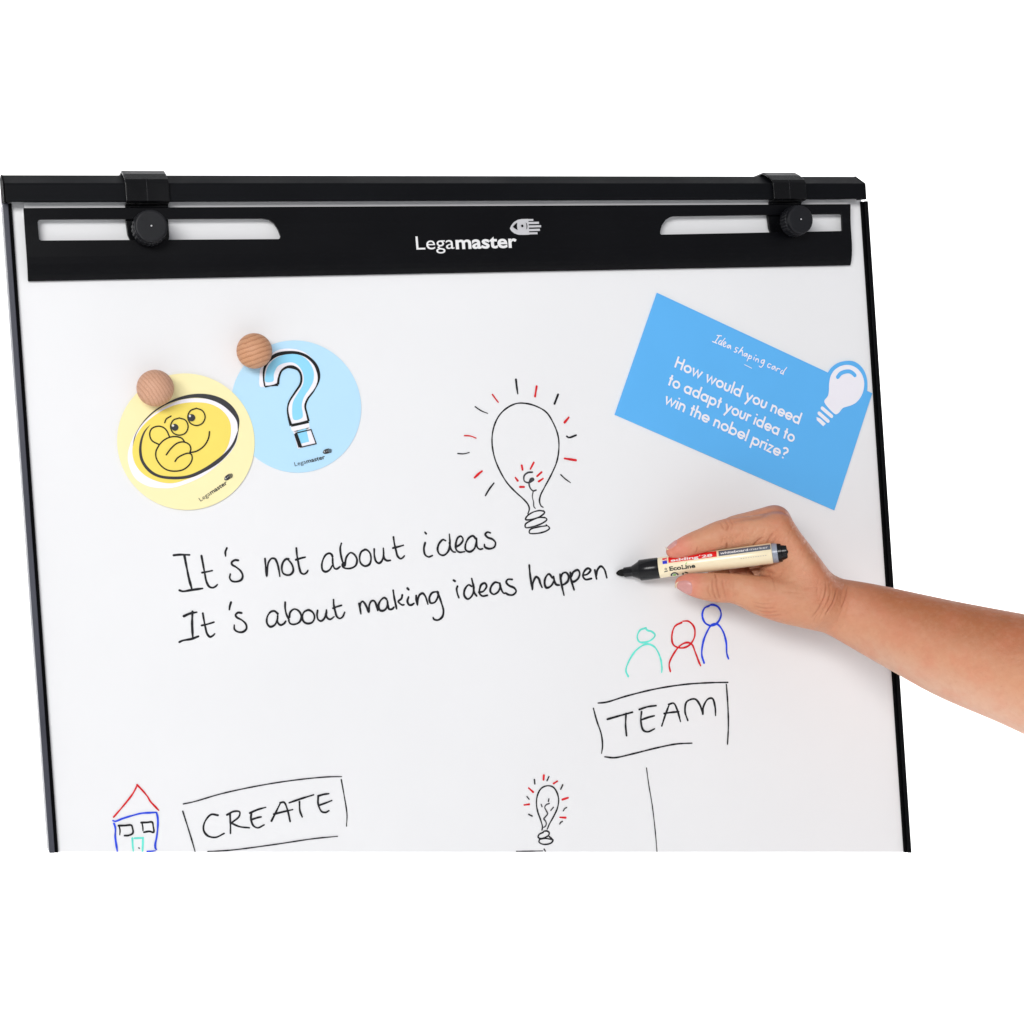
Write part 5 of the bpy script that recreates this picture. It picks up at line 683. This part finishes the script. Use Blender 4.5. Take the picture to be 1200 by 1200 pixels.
colr = mixn(colr, lin((226, 188, 158)), rng(noise(230, 5).outputs[0], .45, .75, 0, .10))
colr = mixn(colr, lin((172, 96, 66)), rng(noise(170, 5).outputs[0], .5, .8, 0, .14))
colr = mixn(colr, lin((160, 95, 65)), rng(noise(420, 3).outputs[0], .62, .8, 0, .16))
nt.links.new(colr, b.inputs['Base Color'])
b.inputs['Roughness'].default_value = .46; b.inputs['Specular IOR Level'].default_value = .32
b.inputs['Subsurface Weight'].default_value = .08; b.inputs['Subsurface Radius'].default_value = (1, .35, .2); b.inputs['Subsurface Scale'].default_value = .004
vo = nt.nodes.new('ShaderNodeTexVoronoi'); vo.feature = 'DISTANCE_TO_EDGE'; vo.inputs['Scale'].default_value = 620
nt.links.new(tc.outputs['Object'], vo.inputs['Vector'])
b1 = nt.nodes.new('ShaderNodeBump'); b1.inputs['Strength'].default_value = .35; b1.inputs['Distance'].default_value = .00025; nt.links.new(rng(vo.outputs[0], 0, .12, 0, 1), b1.inputs['Height'])
b2 = nt.nodes.new('ShaderNodeBump'); b2.inputs['Strength'].default_value = .4; b2.inputs['Distance'].default_value = .0013; nt.links.new(noise(210, 6).outputs[0], b2.inputs['Height']); nt.links.new(b1.outputs[0], b2.inputs['Normal'])
b3 = nt.nodes.new('ShaderNodeBump'); b3.inputs['Strength'].default_value = .7; b3.inputs['Distance'].default_value = .0035; nt.links.new(noise(45, 3).outputs[0], b3.inputs['Height']); nt.links.new(b2.outputs[0], b3.inputs['Normal'])
nt.links.new(b3.outputs[0], b.inputs['Normal'])
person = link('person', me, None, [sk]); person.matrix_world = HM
tag(person, 'bare forearm and hand reaching in from the right, holding a marker', 'person')
M['nail'] = mat('nail', lin((206, 146, 140)), .2, .5, vary=.1, vscale=300)
M['nailtip'] = mat('nail_edge', lin((226, 204, 176)), .35, .5)
from mathutils.bvhtree import BVHTree
BV = BVHTree.FromPolygons([tuple(p) for p in P], [tuple(int(i) for i in q) for q in Qd[:]]) if len(P) < 10 else None
def hand_bvh():
    k = np.all(P[Qd][:, :, 0] < 40, axis=1) | np.all((P[Qd][:, :, 0] < 100), axis=1)
    q = Qd[k]; u, inv = np.unique(q, return_inverse=True); inv = inv.reshape(q.shape)
    return BVHTree.FromPolygons([tuple(p) for p in P[u]], [tuple(int(i) for i in f) for f in inv])
BV = hand_bvh()
def nail(key, ndir, half, t0, t1, tipw, lift=.35):
    a, bb = (np.array(v) for v in NAILS[key]); A, B = a[:3], bb[:3]; ra, rb = a[3], bb[3]
    d = B-A; L = np.linalg.norm(d); d /= L; n = np.array(ndir, float); n -= n@d*d; n /= np.linalg.norm(n); s = np.cross(d, n)
    nu, nv = 20, 20; V, F, I = [], [], []
    for side in (0, 1):
        for j in range(nv+1):
            for i in range(nu+1):
                u = -1+2*i/nu; v = -1+2*j/nv
                U_ = u*math.sqrt(max(0, 1-v*v*.42)); V_ = v*math.sqrt(max(0, 1-u*u*.45))
                ph = U_*half; t = t0+(t1-t0)*(V_+1)/2
                r = ra+(rb-ra)*t/L
                if t < 0: r = math.sqrt(max(1, ra*ra-t*t*.55))
                edge = max(abs(u), 0 if v < 0 else abs(v)); lf = lift*(1-max(0, edge-.75)*4*1.25)-side*.45
                rd = n*math.cos(ph)+s*math.sin(ph); c0 = A+d*t
                hit = BV.ray_cast(Vector(c0+rd*(r+6)), Vector(-rd))[0] if t > -ra*.55 else None
                r2 = float(np.dot(np.array(hit)-c0, rd)) if hit is not None else r+.5
                if abs(r2-r) > 3: r2 = r+.5
                q = c0+rd*(r2+lf); V.append(tuple(q/1000))
    m_ = (nu+1)*(nv+1)
    for j in range(nv):
        for i in range(nu):
            k = j*(nu+1)+i; F.append((k, k+1, k+nu+2, k+nu+1)); I.append(1 if j < tipw else 0)
            F.append((k+m_, k+nu+1+m_, k+nu+2+m_, k+1+m_)); I.append(1 if j < tipw else 0)
    for i in range(nu): F.append((i, i+m_, i+1+m_, i+1)); I.append(1); k = nv*(nu+1)+i; F.append((k, k+1, k+1+m_, k+m_)); I.append(0)
    for j in range(nv): k = j*(nu+1); F.append((k, k+nu+1, k+nu+1+m_, k+m_)); I.append(0); k += nu; F.append((k, k+m_, k+nu+1+m_, k+nu+1)); I.append(0)
    me = mesh('fingernail', V, F, True); fixnormals(me); o = link('fingernail', me, person, [M['nail'], M['nailtip']]); me.polygons.foreach_set('material_index', I)
    return o
nail('thumb', (0, -.42, .9), math.radians(50), -3.8, 10.4, 2)
nail('index', (-.15, .93, .28), math.radians(46), -3.4, 7.5, 2)
